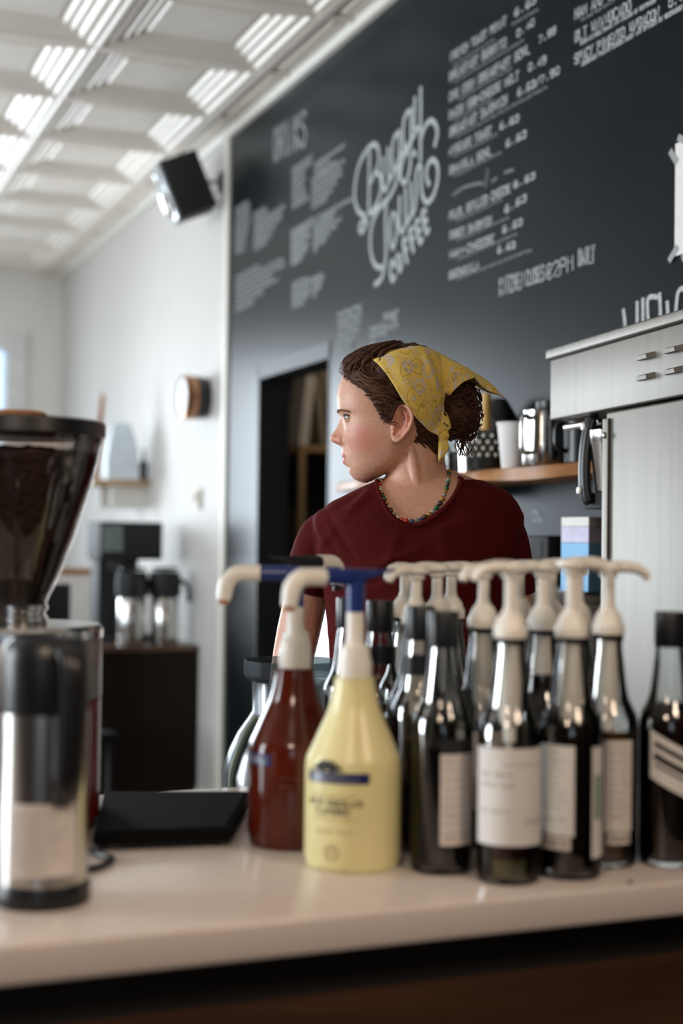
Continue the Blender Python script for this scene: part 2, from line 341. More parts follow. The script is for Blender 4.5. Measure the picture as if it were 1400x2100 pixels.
CHALK_LOGO=[[(4.576, 2.452), (4.623, 2.473), (4.654, 2.509), (4.665, 2.548), (4.652, 2.6), (4.621, 2.644), (4.575, 2.669), (4.526, 2.682), (4.486, 2.678), (4.457, 2.654), (4.451, 2.614), (4.47, 2.586), (4.52, 2.555)], [(4.532, 2.658), (4.533, 2.458)], [(4.47, 2.579), (4.434, 2.55), (4.43, 2.507), (4.462, 2.468), (4.515, 2.447), (4.573, 2.431)], [(4.413, 2.608), (4.417, 2.542), (4.41, 2.509), (4.39, 2.498), (4.368, 2.517), (4.361, 2.533)], [(4.374, 2.633), (4.369, 2.559), (4.357, 2.525), (4.32, 2.547)], [(4.282, 2.665), (4.311, 2.665), (4.335, 2.64), (4.338, 2.586), (4.32, 2.549), (4.3, 2.556), (4.28, 2.586)], [(4.281, 2.668), (4.279, 2.565), (4.294, 2.517), (4.335, 2.479), (4.393, 2.457), (4.479, 2.447), (4.569, 2.437), (4.614, 2.417), (4.595, 2.395), (4.559, 2.41), (4.54, 2.438)], [(4.194, 2.714), (4.227, 2.714), (4.249, 2.69), (4.25, 2.633), (4.236, 2.592), (4.216, 2.593), (4.193, 2.618)], [(4.192, 2.716), (4.19, 2.57), (4.202, 2.513), (4.233, 2.486), (4.266, 2.511), (4.263, 2.544), (4.239, 2.576), (4.192, 2.584), (4.156, 2.562)], [(4.163, 2.743), (4.166, 2.664), (4.153, 2.641), (4.127, 2.644)], [(4.12, 2.763), (4.115, 2.538)], [(4.115, 2.598), (4.096, 2.623), (4.07, 2.639), (4.037, 2.64), (4.007, 2.619), (3.994, 2.589), (4.009, 2.558)], [(4.288, 2.574), (4.24, 2.596), (4.185, 2.617), (4.158, 2.629)], [(4.385, 2.462), (4.385, 2.375), (4.38, 2.287), (4.395, 2.228), (4.424, 2.198), (4.468, 2.191)], [(4.417, 2.239), (4.465, 2.254), (4.501, 2.292), (4.516, 2.344), (4.504, 2.399), (4.461, 2.436), (4.402, 2.46)], [(4.312, 2.415), (4.339, 2.394), (4.348, 2.347), (4.336, 2.3), (4.317, 2.291), (4.297, 2.324), (4.294, 2.364), (4.312, 2.415)], [(4.273, 2.444), (4.272, 2.359), (4.253, 2.327), (4.229, 2.344), (4.218, 2.369)], [(4.227, 2.461), (4.223, 2.383), (4.213, 2.351), (4.178, 2.371)], [(4.186, 2.472), (4.179, 2.407), (4.18, 2.371), (4.155, 2.382), (4.143, 2.433), (4.147, 2.493), (4.128, 2.517), (4.109, 2.507), (4.107, 2.458), (4.095, 2.412), (4.06, 2.385), (4.016, 2.398), (3.988, 2.44), (3.989, 2.482), (4.019, 2.51), (4.052, 2.509), (4.07, 2.485), (4.064, 2.458), (4.051, 2.443)], [(4.31, 2.228), (4.326, 2.245), (4.342, 2.227), (4.337, 2.195), (4.32, 2.179), (4.304, 2.19)], [(4.272, 2.268), (4.288, 2.254), (4.279, 2.218), (4.262, 2.202), (4.251, 2.22), (4.262, 2.256), (4.272, 2.268)], [(4.217, 2.295), (4.243, 2.294), (4.209, 2.224)], [(4.228, 2.263), (4.21, 2.265)], [(4.169, 2.321), (4.194, 2.32), (4.161, 2.251)], [(4.179, 2.289), (4.162, 2.291)], [(4.122, 2.339), (4.146, 2.337), (4.115, 2.27), (4.096, 2.273)], [(4.132, 2.306), (4.11, 2.307)], [(4.073, 2.36), (4.097, 2.359), (4.067, 2.292), (4.048, 2.295)], [(4.083, 2.328), (4.062, 2.328)]]
CHALK_GREETING=[[(2.946, 1.879), (2.942, 1.861), (2.937, 1.828)], [(2.888, 1.889), (2.887, 1.83)], [(2.864, 1.893), (2.863, 1.832)], [(2.806, 1.892), (2.843, 1.892), (2.84, 1.832)], [(2.795, 1.895), (2.791, 1.837)], [(2.765, 1.871), (2.762, 1.839)], [(2.732, 1.846), (2.728, 1.87), (2.725, 1.886), (2.716, 1.895), (2.703, 1.895), (2.691, 1.884)]]
CHALK_DOODLE=[[(3.38, 1.394), (3.364, 1.396), (3.351, 1.386), (3.338, 1.378)], [(3.374, 1.37), (3.322, 1.372)], [(3.359, 1.383), (3.366, 1.373)], [(3.351, 1.394), (3.343, 1.373)]]
CHALK_FAINT=[[(3.878, 2.369), (3.813, 2.376), (3.734, 2.369), (3.688, 2.361)], [(3.67, 2.348), (3.658, 2.391)], [(3.628, 2.353), (3.604, 2.356)], [(3.552, 2.361), (3.507, 2.358)]]

# ================================================================== THE SETTING
XW, YF, XL, YR, ZC_ = 1.95, 10.07, -3.2, -4.0, 3.15
DY0, DY1, DZ = 4.88, 5.70, 2.045                                     # doorway in the board wall
struct('floor', MB().box(XL - .15, 3.6, YR - .15, YF + .15, -.1, 0), 'floor')
def wall_with_holes(axis, p0, p1, a0, a1, z1, holes):
    """a wall slab between p0 and p1 across its axis, running a0..a1, with rectangular openings (a, b, z0, z1)"""
    mb = MB(); xs = sorted({a0, a1, *[h[0] for h in holes], *[h[1] for h in holes]}); zs = sorted({0, z1, *[h[2] for h in holes], *[h[3] for h in holes]})
    for i in range(len(xs) - 1):
        for j in range(len(zs) - 1):
            cx, cz = (xs[i] + xs[i + 1]) / 2, (zs[j] + zs[j + 1]) / 2
            if any(h[0] < cx < h[1] and h[2] < cz < h[3] for h in holes): continue
            if axis == 'x': mb.box(p0, p1, xs[i], xs[i + 1], zs[j], zs[j + 1])
            else: mb.box(xs[i], xs[i + 1], p0, p1, zs[j], zs[j + 1])
    return mb
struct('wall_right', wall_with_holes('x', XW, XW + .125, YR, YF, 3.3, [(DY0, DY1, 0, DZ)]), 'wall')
FW = [(a, b, .95, 2.67) for a, b in WIN_B]
struct('wall_back', wall_with_holes('y', YF, YF + .15, XL - .15, 3.6, 3.3, FW), 'wallb')
struct('wall_left', wall_with_holes('x', XL - .15, XL, YR, YF, 3.3, [(a, b, .7, 2.8) for a, b in WIN_L]), 'rear')
struct('wall_front', wall_with_holes('y', YR - .15, YR, XL - .15, 3.6, 3.3, [(-2.7, -1.1, .9, 2.7)]), 'rear')
for i, (a, b, c, d, ax) in enumerate([(*f, 'y') for f in FW] + [(a, b, .7, 2.8, 'x') for a, b in WIN_L] + [(-2.7, -1.1, .9, 2.7, 'f')]):
    f = MB(); t = .06
    def fb(a0, a1, z0, z1):
        if ax == 'x': f.box(XL - .16, XL + .03, a0, a1, z0, z1)
        elif ax == 'y': f.box(a0, a1, YF - .03, YF + .16, z0, z1)
        else: f.box(a0, a1, YR - .16, YR + .03, z0, z1)
    fb(a - .07, a + t, c - .07, d + .07); fb(b - t, b + .07, c - .07, d + .07); fb(a + t + .0002, b - t - .0002, c - .07, c + t); fb(a + t + .0002, b - t - .0002, d - t, d + .07)
    fr = struct('window_%d' % (i + 1), f, 'wfr', smooth=False)
    g = MB()
    if ax == 'x': g.box(XL - .10, XL - .094, a, b, c, d)
    elif ax == 'y': g.box(a, b, YF + .09, YF + .096, c, d)
    else: g.box(a, b, YR - .10, YR - .094, c, d)
    g.build('pane', 'pane', fr, smooth=False)
# pressed-tin ceiling: coffered squares
mb = MB(); T = .652; X0, Y0 = 1.775, 5.262
prof = [(0, 0), (.010, -.010), (.024, -.010), (.034, 0), (.062, 0), (.078, .014), (.092, .014), (.098, .010), (.112, .022), (.126, .022), (.132, .018), (.146, .030), (.160, .030), (.168, .024)]
for i in range(-8, 0):
    for j in range(-15, 8):
        x0, y0 = X0 + i * T, Y0 + j * T; vs = []; fs = []
        for d, h in prof: vs += [(x0 + d, y0 + d, ZC_ + h), (x0 + T - d, y0 + d, ZC_ + h), (x0 + T - d, y0 + T - d, ZC_ + h), (x0 + d, y0 + T - d, ZC_ + h)]
        for k in range(len(prof) - 1):
            for q in range(4): fs.append((4 * k + q, 4 * k + (q + 1) % 4, 4 * k + 4 + (q + 1) % 4, 4 * k + 4 + q))
        n = 4 * (len(prof) - 1); fs.append((n, n + 1, n + 2, n + 3)); mb.add(vs, fs)
for j in range(-15, 8):                                              # cut tiles along the board wall
    y0 = Y0 + j * T; mb.box(X0 + .0, X0 + .03, y0, y0 + T, ZC_ - .012, ZC_ + .02); mb.box(X0 + .03, XW, y0 - .01, y0 + .02, ZC_ - .008, ZC_ + .02); mb.box(X0 + .07, X0 + .085, y0 + .05, y0 + T - .05, ZC_ - .006, ZC_ + .02); mb.box(X0 + .10, XW, y0 + .06, y0 + T - .06, ZC_ - .004, ZC_ + .02)
mb.box(X0, XW, YR, YF, ZC_, ZC_ + .03)
struct('ceiling', mb, 'ceil', smooth=False)
struct('roof_slab', MB().box(XL - .15, 3.6, YR - .15, YF + .15, 3.3, 3.4), 'ceil', smooth=False)
mb = MB()                                                            # cornice along the board wall
mb.loft([[(XW, y, 3.122), (XW - .030, y, 3.127), (XW - .034, y, 3.135), (XW - .05, y, 3.148), (XW, y, 3.149)] for y in (YR, YF)])
struct('trim_1', mb, 'trim', smooth=False)
struct('trim_2', MB().box(XW - .022, XW + .001, 6.125, 6.185, 0, 3.122), 'trim', smooth=False)
struct('baseboard_right', MB().box(XW - .012, XW + .001, 6.185, YF, 0, .12), 'trim', smooth=False)
# doorway: black casing and the store room behind it
mb = MB().box(XW - .012, XW + .126, DY1 - .012, DY1 + .002, 0, DZ).box(XW - .012, XW + .126, DY0 - .002, DY0 + .012, 0, DZ).box(XW - .012, XW + .126, DY0, DY1, DZ - .06, DZ + .002)
struct('door_1', mb, 'jamb', smooth=False)
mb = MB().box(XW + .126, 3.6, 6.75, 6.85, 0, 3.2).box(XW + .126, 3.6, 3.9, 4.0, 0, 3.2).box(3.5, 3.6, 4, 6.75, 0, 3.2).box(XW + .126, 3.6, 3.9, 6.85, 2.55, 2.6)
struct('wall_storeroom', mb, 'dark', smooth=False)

# ================================================================== CHALKBOARD
CB = 1.94
bo = MB(); 
for a, b, z0, z1 in ((-3.9, DY0 - .0, 0, 3.122), (DY1 + .0, 6.125, 0, 3.122), (DY0, DY1, DZ, 3.122)): bo.box(CB, XW - .001, a, b, z0, z1)
board = bo.build('chalkboard', 'board', smooth=False)
tag(board, 'large black wall chalkboard with handwritten menus and white script lettering', 'chalkboard')
def on_board(y0, z0): return lambda p: (CB - .0012, y0 - p[0], z0 + p[1])
def chalk_text(name, lines, m, jit=.07):
    for t, y0, z0, y1, z1, h, wd in lines:
        mb = MB(); w_ = y0 - y1
        sh = (z1 - z0) / w_
        for st in (scribble(w_, h) if t == '~' else strokes(t, w_, h, jit)):
            ribbon(mb, [(x, y + sh * x) for x, y in st], wd * (.66 if t == 'DRINKS' else .36 if h > .035 else .5 if t != '~' else .6), on_board(y0, z0))
        mb.build(name, m, board, smooth=False)
chalk_text('menu_lettering', [l for l in CHALK_LINES if l[0] != '~' and l[1] < 4.9 and l[5] > .012], 'chalk')
chalk_text('menu_lettering', [l for l in CHALK_LINES if l[0] != '~' and l[1] < 4.9 and l[5] <= .012], 'chalk', .03)
mb = MB()
sub = [l for l in CHALK_LINES if l[0] == '~' and l[1] < 4.0]; dr = [l for l in CHALK_LINES if l[0] == '~' and l[1] >= 4.0]
chalk_text('menu_note_lettering', sub, 'chalkmid'); chalk_text('heading_lettering', [l for l in CHALK_LINES if l[0] == 'DRINKS'], 'chalk', .04)
for k in range(0, len(dr), 8): 
    mb = MB()
    for t, y0, z0, y1, z1, h, wd in dr[k:k + 8]:
        for st in scribble(y0 - y1, h): ribbon(mb, st, wd * 1.2, on_board(y0, z0))
    mb.build('drinks_lettering', 'chalkmid', board, smooth=False, label='block of small illegible chalk handwriting')
def free_strokes(name, polys, wd, m, sm=True, label=None):
    mb = MB()
    for i, pl in enumerate(polys):
        pts = [(p.x, p.y) for p in spline([(-a, b, 0) for a, b in pl], 6)] if sm else [(-a, b) for a, b in pl]
        ribbon(mb, pts, wd, lambda p, i=i: (CB - .0012 - .00004 * i, -p[0], p[1]))
    return mb.build(name, m, board, smooth=False, label=label)
free_strokes('script_lettering', CHALK_LOGO, .019, mat('chalk_paint', (.36, .385, .39), .8, var=.12, scale=60), label='big white script lettering with looping flourishes')
free_strokes('greeting_lettering', CHALK_GREETING, .012, 'chalk'); free_strokes('chalk_doodle', CHALK_DOODLE, .008, 'chalkmid'); free_strokes('erased_line', CHALK_FAINT, .010, 'chalkdim')

# ================================================================== WALL-MOUNTED THINGS
r = thing('taped_sheet', 'white paper sheet held to the chalkboard by strips of tape', 'paper', (CB, 2.735, 1.975))
MB().box(-.0035, -.0015, -.36, 0, 0, .26).build('sheet', 'paper', r, smooth=False)
tp = mat('tape', (.30, .31, .32), .4)
for (y, z, a) in ((.006, .232, .9), (.004, .006, -.7), (-.03, .262, .5), (-.05, -.004, -.35)):
    MB().box(-.0048, -.0036, -.022, .022, -.008, .008, Matrix.Translation((0, y, z)) @ Matrix.Rotation(a, 4, 'X')).build('tape_strip', tp, r, smooth=False)
# loudspeaker on a bracket, tipped down
r = thing('wall_speaker', 'black loudspeaker tipped downward on a bracket high on white wall', 'speaker', (1.765, 6.30, 2.915))
R_ = Matrix.Rotation(math.radians(-6), 4, 'Z') @ Matrix.Rotation(math.radians(-23), 4, 'Y')
MB().box(-.075, .105, -.085, .085, -.135, .135, R_, b=.006).build('cabinet', 'matte', r)
fr = MB().box(-.094, -.0755, -.083, .083, -.133, .133, R_, b=.005).build('front_baffle', 'silver', r)
MB().lathe([(0, -.004), (.05, -.004), (.055, .008), (.066, .010), (.068, 0)], 28, mtx=R_ @ Matrix.Translation((-.095, 0, -.05)) @ Matrix.Rotation(-PI / 2, 4, 'Y')).build('woofer', 'chrome', fr)
MB().lathe([(0, .006), (.014, .004), (.026, .008), (.028, 0)], 20, mtx=R_ @ Matrix.Translation((-.095, 0, .075)) @ Matrix.Rotation(-PI / 2, 4, 'Y')).build('tweeter', 'silver', fr)
MB().tube([(.09, 0, .03), (.14, 0, .045), (.172, 0, .045)], .008).box(.170, .184, -.02, .02, .0, .09).build('bracket', 'black', r)
# round copper-rimmed clock
r = thing('wall_clock', 'small round clock with copper rim and black back on white wall', 'clock', (XW, 6.49, 1.975))
Q = Matrix.Rotation(-PI / 2, 4, 'Y')
MB().lathe([(.085, .0), (.095, .006), (.102, .05), (.100, .062)], 36, mtx=Q).build('case_back', 'black', r)
MB().lathe([(.100, .062), (.104, .066), (.104, .105), (.100, .122), (.092, .125), (.090, .121)], 36, mtx=Q, cap=False).build('rim', 'copper', r)
MB().lathe([(.0, .119), (.088, .1195), (.0885, .117), (0, .112)], 36, mtx=Q).build('dial', mat('dial', (.78, .83, .84), .3), r)
mb = MB(); mb.box(-.1215, -.120, -.003, .003, -.01, .06); mb.box(-.1215, -.120, -.004, .04, -.004, .004); mb.build('hands', 'ink', r, smooth=False)
r = thing('thermostat', 'small beige thermostat on white wall below the clock', 'thermostat', (XW, 6.58, 1.50))
MB().box(-.02, 0, -.03, .03, -.05, .05, b=.004).build('cover', 'trim', r); MB().box(-.026, -.02, -.012, .012, -.02, .03, b=.002).build('dial_cover', 'tan', r)
# little wall shelf with a bag, a wooden pennant and a small dark bottle
r = thing('small_wall_shelf', 'short pale wooden shelf on white wall at left', 'shelf', (XW, 7.5, 1.59)); MB().box(-.32, 0, 0, .45, -.0, .028, b=.003).build('board', 'pale', r)
for y in (.08, .37): MB().box(-.2, 0, y, y + .02, -.12, 0).build('bracket', 'white', r)
mb = MB(); mb.loft([[(-w_, -.05, z), (w_, -.05, z), (w_, .05, z), (-w_, .05, z)] if i < 3 else [(-w_, -.012, z), (w_, -.012, z), (w_, .012, z), (-w_, .012, z)] for i, (w_, z) in enumerate(((.085, 0), (.088, .10), (.075, .20), (.045, .31)))])
o = mb.build('coffee_bag', 'bag', loc=(1.80, 7.58, 1.618)); tag(o, 'pale blue and white coffee bag on the small wall shelf', 'bag')
o = MB().prism([(-.045, 0), (.0, 0), (.035, .47), (.015, .48)], 0, .022, Matrix.Rotation(PI / 2, 4, 'X')).build('wooden_paddle', 'oak', loc=(1.70, 7.72, 1.618), smooth=False); tag(o, 'tall narrow wooden paddle standing behind the pale bag', 'paddle')
o = MB().lathe([(.02, 0), (.024, .01), (.024, .09), (.008, .12), (.008, .16), (.011, .17)], 18).build('small_bottle', 'black', loc=(1.915, 7.54, 1.618)); tag(o, 'small dark bottle at the wall end of the small shelf', 'bottle')

# ================================================================== STORE ROOM THINGS
r = thing('storeroom_shelf', 'plain wooden shelf inside the dark doorway', 'shelf', (2.40, 6.42, 1.735)); MB().box(0, .75, 0, .3, 0, .03).build('board', 'pale', r, smooth=False); MB().box(0, .03, 0, .03, -1.735, 0).box(.72, .75, 0, .03, -1.735, 0).box(0, .03, .27, .3, -1.735, 0).box(.72, .75, .27, .3, -1.735, 0).build('upright', 'pale', r, smooth=False)
for i, (x, w_, h, a, m, lb) in enumerate(((.035, .045, .36, .10, 'paper', 'white upright binder at the left on the dark doorway shelf'), (.145, .03, .42, -.14, 'manila', 'first tan board leaning on the doorway shelf beside the white binder'), (.195, .03, .43, -.15, 'manila', 'middle tan board leaning on the doorway shelf'), (.25, .035, .43, -.16, 'tan', 'darker tan board leaning behind the other boards on the doorway shelf'))):
    o = MB().box(-w_ / 2, w_ / 2, -.10, .10, 0, h, Matrix.Rotation(a, 4, 'Y')).build('leaning_board' if i else 'binder', m, loc=(2.40 + x, 6.56, 1.766 + abs(math.sin(a)) * w_ / 2), smooth=False); tag(o, lb, 'board' if i else 'binder')

r = thing('storeroom_fill_lamp', 'unseen ceiling lamp added to brighten the dark doorway shelf', 'lamp', (2.75, 5.6, 2.55)); MB().lathe([(.05, 0), (.05, -.02), (.03, -.03)], 20).build('base', 'black', r); MB().ball((0, 0, -.05), .03, 16, 10).build('bulb', 'bulb', r)  # unseen lamp, added so that the things on the doorway shelf show
l_ = bpy.data.lights.new('storeroom_fill_light', 'POINT'); l_.energy = 5; l_.color = (1, .85, .65); l_.shadow_soft_size = .05; lo_ = bpy.data.objects.new('storeroom_fill_light', l_); COL.objects.link(lo_); lo_.location = (2.75, 5.6, 2.42)
# ================================================================== BACK COUNTER ALONG THE BOARD WALL
fr = thing('undercounter_fridge', 'long white low refrigerator behind the person under the chalkboard', 'refrigerator', (1.56, 2.85, 0))
MB().box(.02, .365, 0, 1.42, .06, 1.17, b=.008).build('body', 'white', fr); MB().box(0, .018, .01, .70, .10, 1.12, b=.005).build('door', 'white', fr); MB().box(0, .018, .72, 1.41, .10, 1.12, b=.005).build('door', 'white', fr)
for y in (.62, .78): MB().tube([(0, y, .80), (-.03, y, .80), (-.03, y, 1.02), (0, y, 1.02)], .008).build('handle', 'chrome', fr)
MB().box(.0, .365, 0, 1.42, 1.171, 1.20, b=.004).build('worktop', 'white', fr); MB().box(.04, .36, .02, 1.40, 0, .06).build('plinth', 'black', fr)
bx = thing('blue_carton', 'light blue carton with white and lavender top beside the steel machine', 'carton', (1.80, 2.86, 1.20)); MB().box(-.04, .05, -.05, .07, .0, .112).build('carton_body', 'lblue', bx, smooth=False); MB().box(-.04, .05, -.05, .07, .113, .150).build('lavender_band', 'lav', bx, smooth=False); MB().box(-.04, .05, -.05, .07, .151, .172).build('white_top', 'paper', bx, smooth=False)
bx = thing('card_reader', 'small black box with a dim light standing against the wall below the wooden shelf', 'box', (1.90, 3.24, 1.20)); MB().box(-.03, .03, -.06, .05, 0, .13, b=.006).build('case', 'matte', bx); MB().box(-.032, -.030, -.03, .02, .07, .115).build('face_panel', 'matte', bx)

# wooden live-edge shelf and what stands on it
sh = MB(); n = 60
sh.loft([[(XW - .2 + .012 * math.sin(7 * t) + .006 * math.sin(23 * t + 1), 2.55 + t, 1.470 + .004 * math.sin(9 * t)), (XW - .2 + .010 * math.sin(6 * t + 2), 2.55 + t, 1.497), (XW - .185, 2.55 + t, 1.502), (CB, 2.55 + t, 1.502), (CB, 2.55 + t, 1.470)] for t in [1.78 * k / n for k in range(n + 1)]])
o = sh.build('live_edge_shelf', 'oak'); tag(o, 'honey brown live-edge wooden shelf on the chalkboard wall', 'shelf')
for y in (2.75, 3.6, 4.15): MB().box(CB - .14, CB, y, y + .03, 1.44, 1.4695).box(CB - .012, CB, y, y + .03, 1.34, 1.44).build('shelf_bracket', 'black', o, smooth=False)
ZS = 1.5022
r = thing('paper_cup', 'plain white tapered paper cup on the wooden shelf', 'cup', (1.80, 3.235, ZS)); MB().lathe([(0, .002), (.031, .0), (.0325, .004), (.044, .112), (.0465, .114), (.0465, .118), (.043, .117), (.030, .006), (0, .006)], 32).build('cup_wall', 'paper', r)
r = thing('steel_pitcher', 'polished steel milk pitcher with side handle on the wooden shelf', 'pitcher', (1.79, 3.075, ZS)); MB().lathe([(0, 0), (.048, 0), (.050, .004), (.049, .06), (.046, .12), (.048, .135), (.045, .133), (.043, .12), (.047, .01), (0, .008)], 36).build('jug', 'chrome', r); MB().tube(spline([(-.045, -.02, .115), (-.070, -.03, .118), (-.076, -.033, .10), (-.076, -.033, .05), (-.070, -.03, .03), (-.047, -.02, .03)], 5), .006).build('handle', 'chrome', r)
r = thing('whisk_cup', 'dark glass with pale dots holding a bamboo whisk on the shelf', 'glass', (1.80, 3.39, ZS)); MB().lathe([(0, 0), (.050, 0), (.053, .004), (.058, .105), (.056, .106), (.050, .008), (0, .006)], 36).build('glass_wall', mat('dark_glass', (.02, .025, .024), .1), r)
mb = MB()
for k in range(16):
    for j in range(4):
        a = 2 * PI * (k + .5 * (j % 2)) / 16; z = .040 + j * .017; mb.ball(((.0545 + z * .04) * math.cos(a), (.0545 + z * .04) * math.sin(a), z), (.0055, .0055, .006), 8, 6)
mb.build('dots', mat('pale_enamel', (.62, .58, .48), .4), r)
w = thing('bamboo_whisk', 'golden bamboo whisk standing in the dotted glass', 'whisk', (1.80, 3.39, ZS + .008)); MB().lathe([(0, .10), (.016, .10), (.014, .13), (.013, .19), (.0125, .20), (0, .20)], 20).build('grip', 'bamboo', w); MB().lathe([(0, 0), (.024, .004), (.030, .04), (.024, .085), (.016, .102), (0, .102)], 24).build('tines', 'bamboo', w)
r = thing('black_grinder_jar', 'tall black canister behind the dotted glass', 'canister', (1.885, 3.475, ZS)); MB().lathe([(0, 0), (.05, 0), (.052, .004), (.052, .14), (.05, .15)], 30).build('body', 'black', r); MB().lathe([(.05, .151), (.051, .155), (.03, .19), (.02, .205), (0, .207)], 30).build('lid', 'black', r)
r = thing('steel_shaker', 'steel tumbler beside the dotted glass on the shelf', 'tumbler', (1.80, 3.485, ZS)); MB().lathe([(0, 0), (.028, 0), (.036, .13), (.034, .13), (.026, .006), (0, .004)], 28).build('tumbler_wall', 'chrome', r)
r = thing('green_lid_jar', 'clear jar of dark spice with a green lid on the shelf', 'jar', (1.80, 3.585, ZS)); MB().lathe([(0, 0), (.034, 0), (.036, .004), (.036, .085), (.026, .10), (.026, .106)], 28).build('jar_glass', 'glass', r); MB().lathe([(0, .003), (.032, .003), (.033, .06), (0, .06)], 24).build('spice', 'dchoc', r); MB().lathe([(.028, .098), (.030, .100), (.030, .125), (.027, .128), (0, .128)], 28).build('lid', 'green', r)
r = thing('white_label_jar', 'clear bottle with a white label next to the green lidded jar', 'jar', (1.80, 3.69, ZS)); MB().lathe([(0, 0), (.036, 0), (.038, .004), (.038, .08), (.02, .105), (.018, .125)], 28).build('jar_glass', 'glass', r); MB().lathe([(.0384, .012), (.0386, .013), (.0386, .07), (.0384, .071)], 28, cap=False).build('label_band', 'paper', r); MB().lathe([(.019, .118), (.0215, .12), (.0215, .14), (0, .142)], 20).build('cap', 'silver', r)
r = thing('black_mug', 'dark mug in shade next to the steel pitcher', 'mug', (1.83, 2.955, ZS)); MB().lathe([(0, 0), (.040, 0), (.044, .004), (.046, .12), (.043, .12), (.04, .008), (0, .006)], 28).build('mug_wall', 'black', r); MB().tube(spline([(-.043, 0, .095), (-.07, 0, .09), (-.07, 0, .04), (-.043, 0, .03)], 5), .006).build('handle', 'black', r)
r = thing('tall_black_bottle', 'dim black container behind the paper cup and pitcher', 'container', (1.885, 3.19, ZS)); MB().lathe([(0, 0), (.045, 0), (.047, .004), (.047, .13), (.04, .15)], 28).build('body', 'matte', r); MB().lathe([(.041, .151), (.042, .153), (.042, .172), (0, .174)], 28).build('cap', 'black', r)

# ================================================================== STEEL MACHINE AT THE RIGHT
r = thing('steel_machine', 'tall stainless steel machine with overhanging vented head and black handle', 'machine', (1.575, 2.15, 0), math.radians(-6.5))
# local x into the machine, local y along its face (0 at the frame edge, .65 at the overhanging end)
MB().box(0, .26, -.45, .372, .06, 1.584, b=.006).build('body', 'steel', r)
hd = MB().box(-.004, .27, -.45, .645, 1.588, 1.725, b=.004).build('head', 'steel', r)
MB().box(-.012, .28, -.46, .655, 1.7255, 1.748, b=.004).build('lid', 'steel', r)
def vent(y, z): return MB().loft([[(-.0045, y - w_, z + h) for w_, h in ((.033, 0.), (.028, .012), (-.028, .012), (-.033, 0.))], [(-.018, y - w_, z + h) for w_, h in ((.022, -.001), (.018, .007), (-.018, .007), (-.022, -.001))]])
for y in (.075, .185):
    for z in (1.632, 1.672): vent(y, z).build('vent_louvre', 'steel', hd)
MB().box(-.006, .0, .352, .376, .07, 1.57, b=.002).build('edge_strip', 'steel', r); MB().lathe([(0, .006), (.006, .004), (.007, 0)], 14, mtx=Matrix.Translation((-.007, .364, 1.535)) @ Matrix.Rotation(-PI / 2, 4, 'Y')).build('screw', 'chrome', r)
hn = MB().tube(spline([(.02, .46, 1.586), (.008, .46, 1.570), (.0, .462, 1.53), (-.004, .463, 1.48), (-.003, .462, 1.43), (.002, .46, 1.405), (.006, .46, 1.396)], 6), [.011] * 5 + [.016] * 27 + [.013] * 5, 14, flat=.8).build('handle', 'black', r)
for z in (1.560, 1.424): MB().lathe([(0, .005), (.007, .004), (.0085, 0)], 16, mtx=Matrix.Translation((-.008 if z > 1.5 else -.0165, .4605, z)) @ Matrix.Rotation(-PI / 2, 4, 'Y')).build('bolt', 'cream', hn)
MB().tube([(.03, .39, 1.572), (.03, .63, 1.572)], .008).build('rail', 'chrome', r)
MB().box(.012, .2, .372, .50, 1.385, 1.42, b=.004).build('lower_arm', 'matte', r)
mb = MB()
for x in (.03, .23):
    for y in (-.40, .33): mb.lathe([(.02, 0), (.018, .01), (.018, .06)], 14, (x, y, 0))
mb.build('foot', 'black', r)
r = thing('mixing_cup', 'polished steel mixing cup held under the steel machine head', 'cup', (1.665, 2.575, 1.421)); MB().lathe([(0, 0), (.03, 0), (.033, .004), (.043, .100), (.0445, .102), (.045, .13), (.043, .13), (.041, .10), (.03, .008), (0, .006)], 32).build('cup_wall', 'chrome', r)

# ================================================================== COUNTER
ZT = .92; CAMA = math.radians(247.8)                                  # direction from the bar towards the customer side
r = thing('bar_counter', 'long white laminate bar top on dark wooden front', 'counter', (0, 0, 0))
MB().box(-1.3, 1.50, 1.39, 2.157, .881, ZT, b=.004).build('countertop', 'top', r)
MB().box(-1.28, 1.48, 1.43, 1.47, .825, .8808).build('shade_strip', 'ply', r, smooth=False)  # near-black strip: the shade under the lip, put into the colour
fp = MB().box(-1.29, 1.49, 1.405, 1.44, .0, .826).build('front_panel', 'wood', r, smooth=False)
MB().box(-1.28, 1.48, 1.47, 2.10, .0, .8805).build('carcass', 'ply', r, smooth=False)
o = MB().box(.70, .90, 2.1575, 2.37, .755, .779).build('work_shelf', 'steel', smooth=False); tag(o, 'narrow steel work shelf fixed behind the bar top under the smoky jar', 'shelf')
for x in (.72, .86): MB().box(x, x + .02, 2.1575, 2.36, .64, .7545).build('shelf_bracket', 'steel', o, smooth=False)
r = thing('smoky_jar', 'smoky clear plastic jar with faceted rim behind the red-brown sauce bottle', 'jar', (.848, 2.292, .7795))
MB().lathe([(.0, 0), (.100, .0), (.106, .006), (.114, .06), (.1185, .138), (.108, .173), (.093, .204), (.074, .231), (.068, .241), (.0686, .291), (.080, .297)], 48, cap=False).lathe([(.100, .01), (.110, .06), (.1155, .135), (.088, .198), (.065, .24), (.0655, .29)], 48, cap=False).build('jar_wall', 'smoke', r)
MB().lathe([(.0805, .2975), (.0835, .299), (.085, .304), (.085, .326), (.082, .327), (.0815, .303)], 12, cap=False).build('rim_band', 'smoke', r, angle=20)
MB().tube(spline([(-.1045, -.03, .02), (-.111, -.03, .07), (-.1165, -.03, .14), (-.094, -.03, .205), (-.073, -.028, .234)], 6), .0055, 8).build('bright_edge', mat('pale_green_edge', (.16, .19, .15), .5, spec=.1), r)

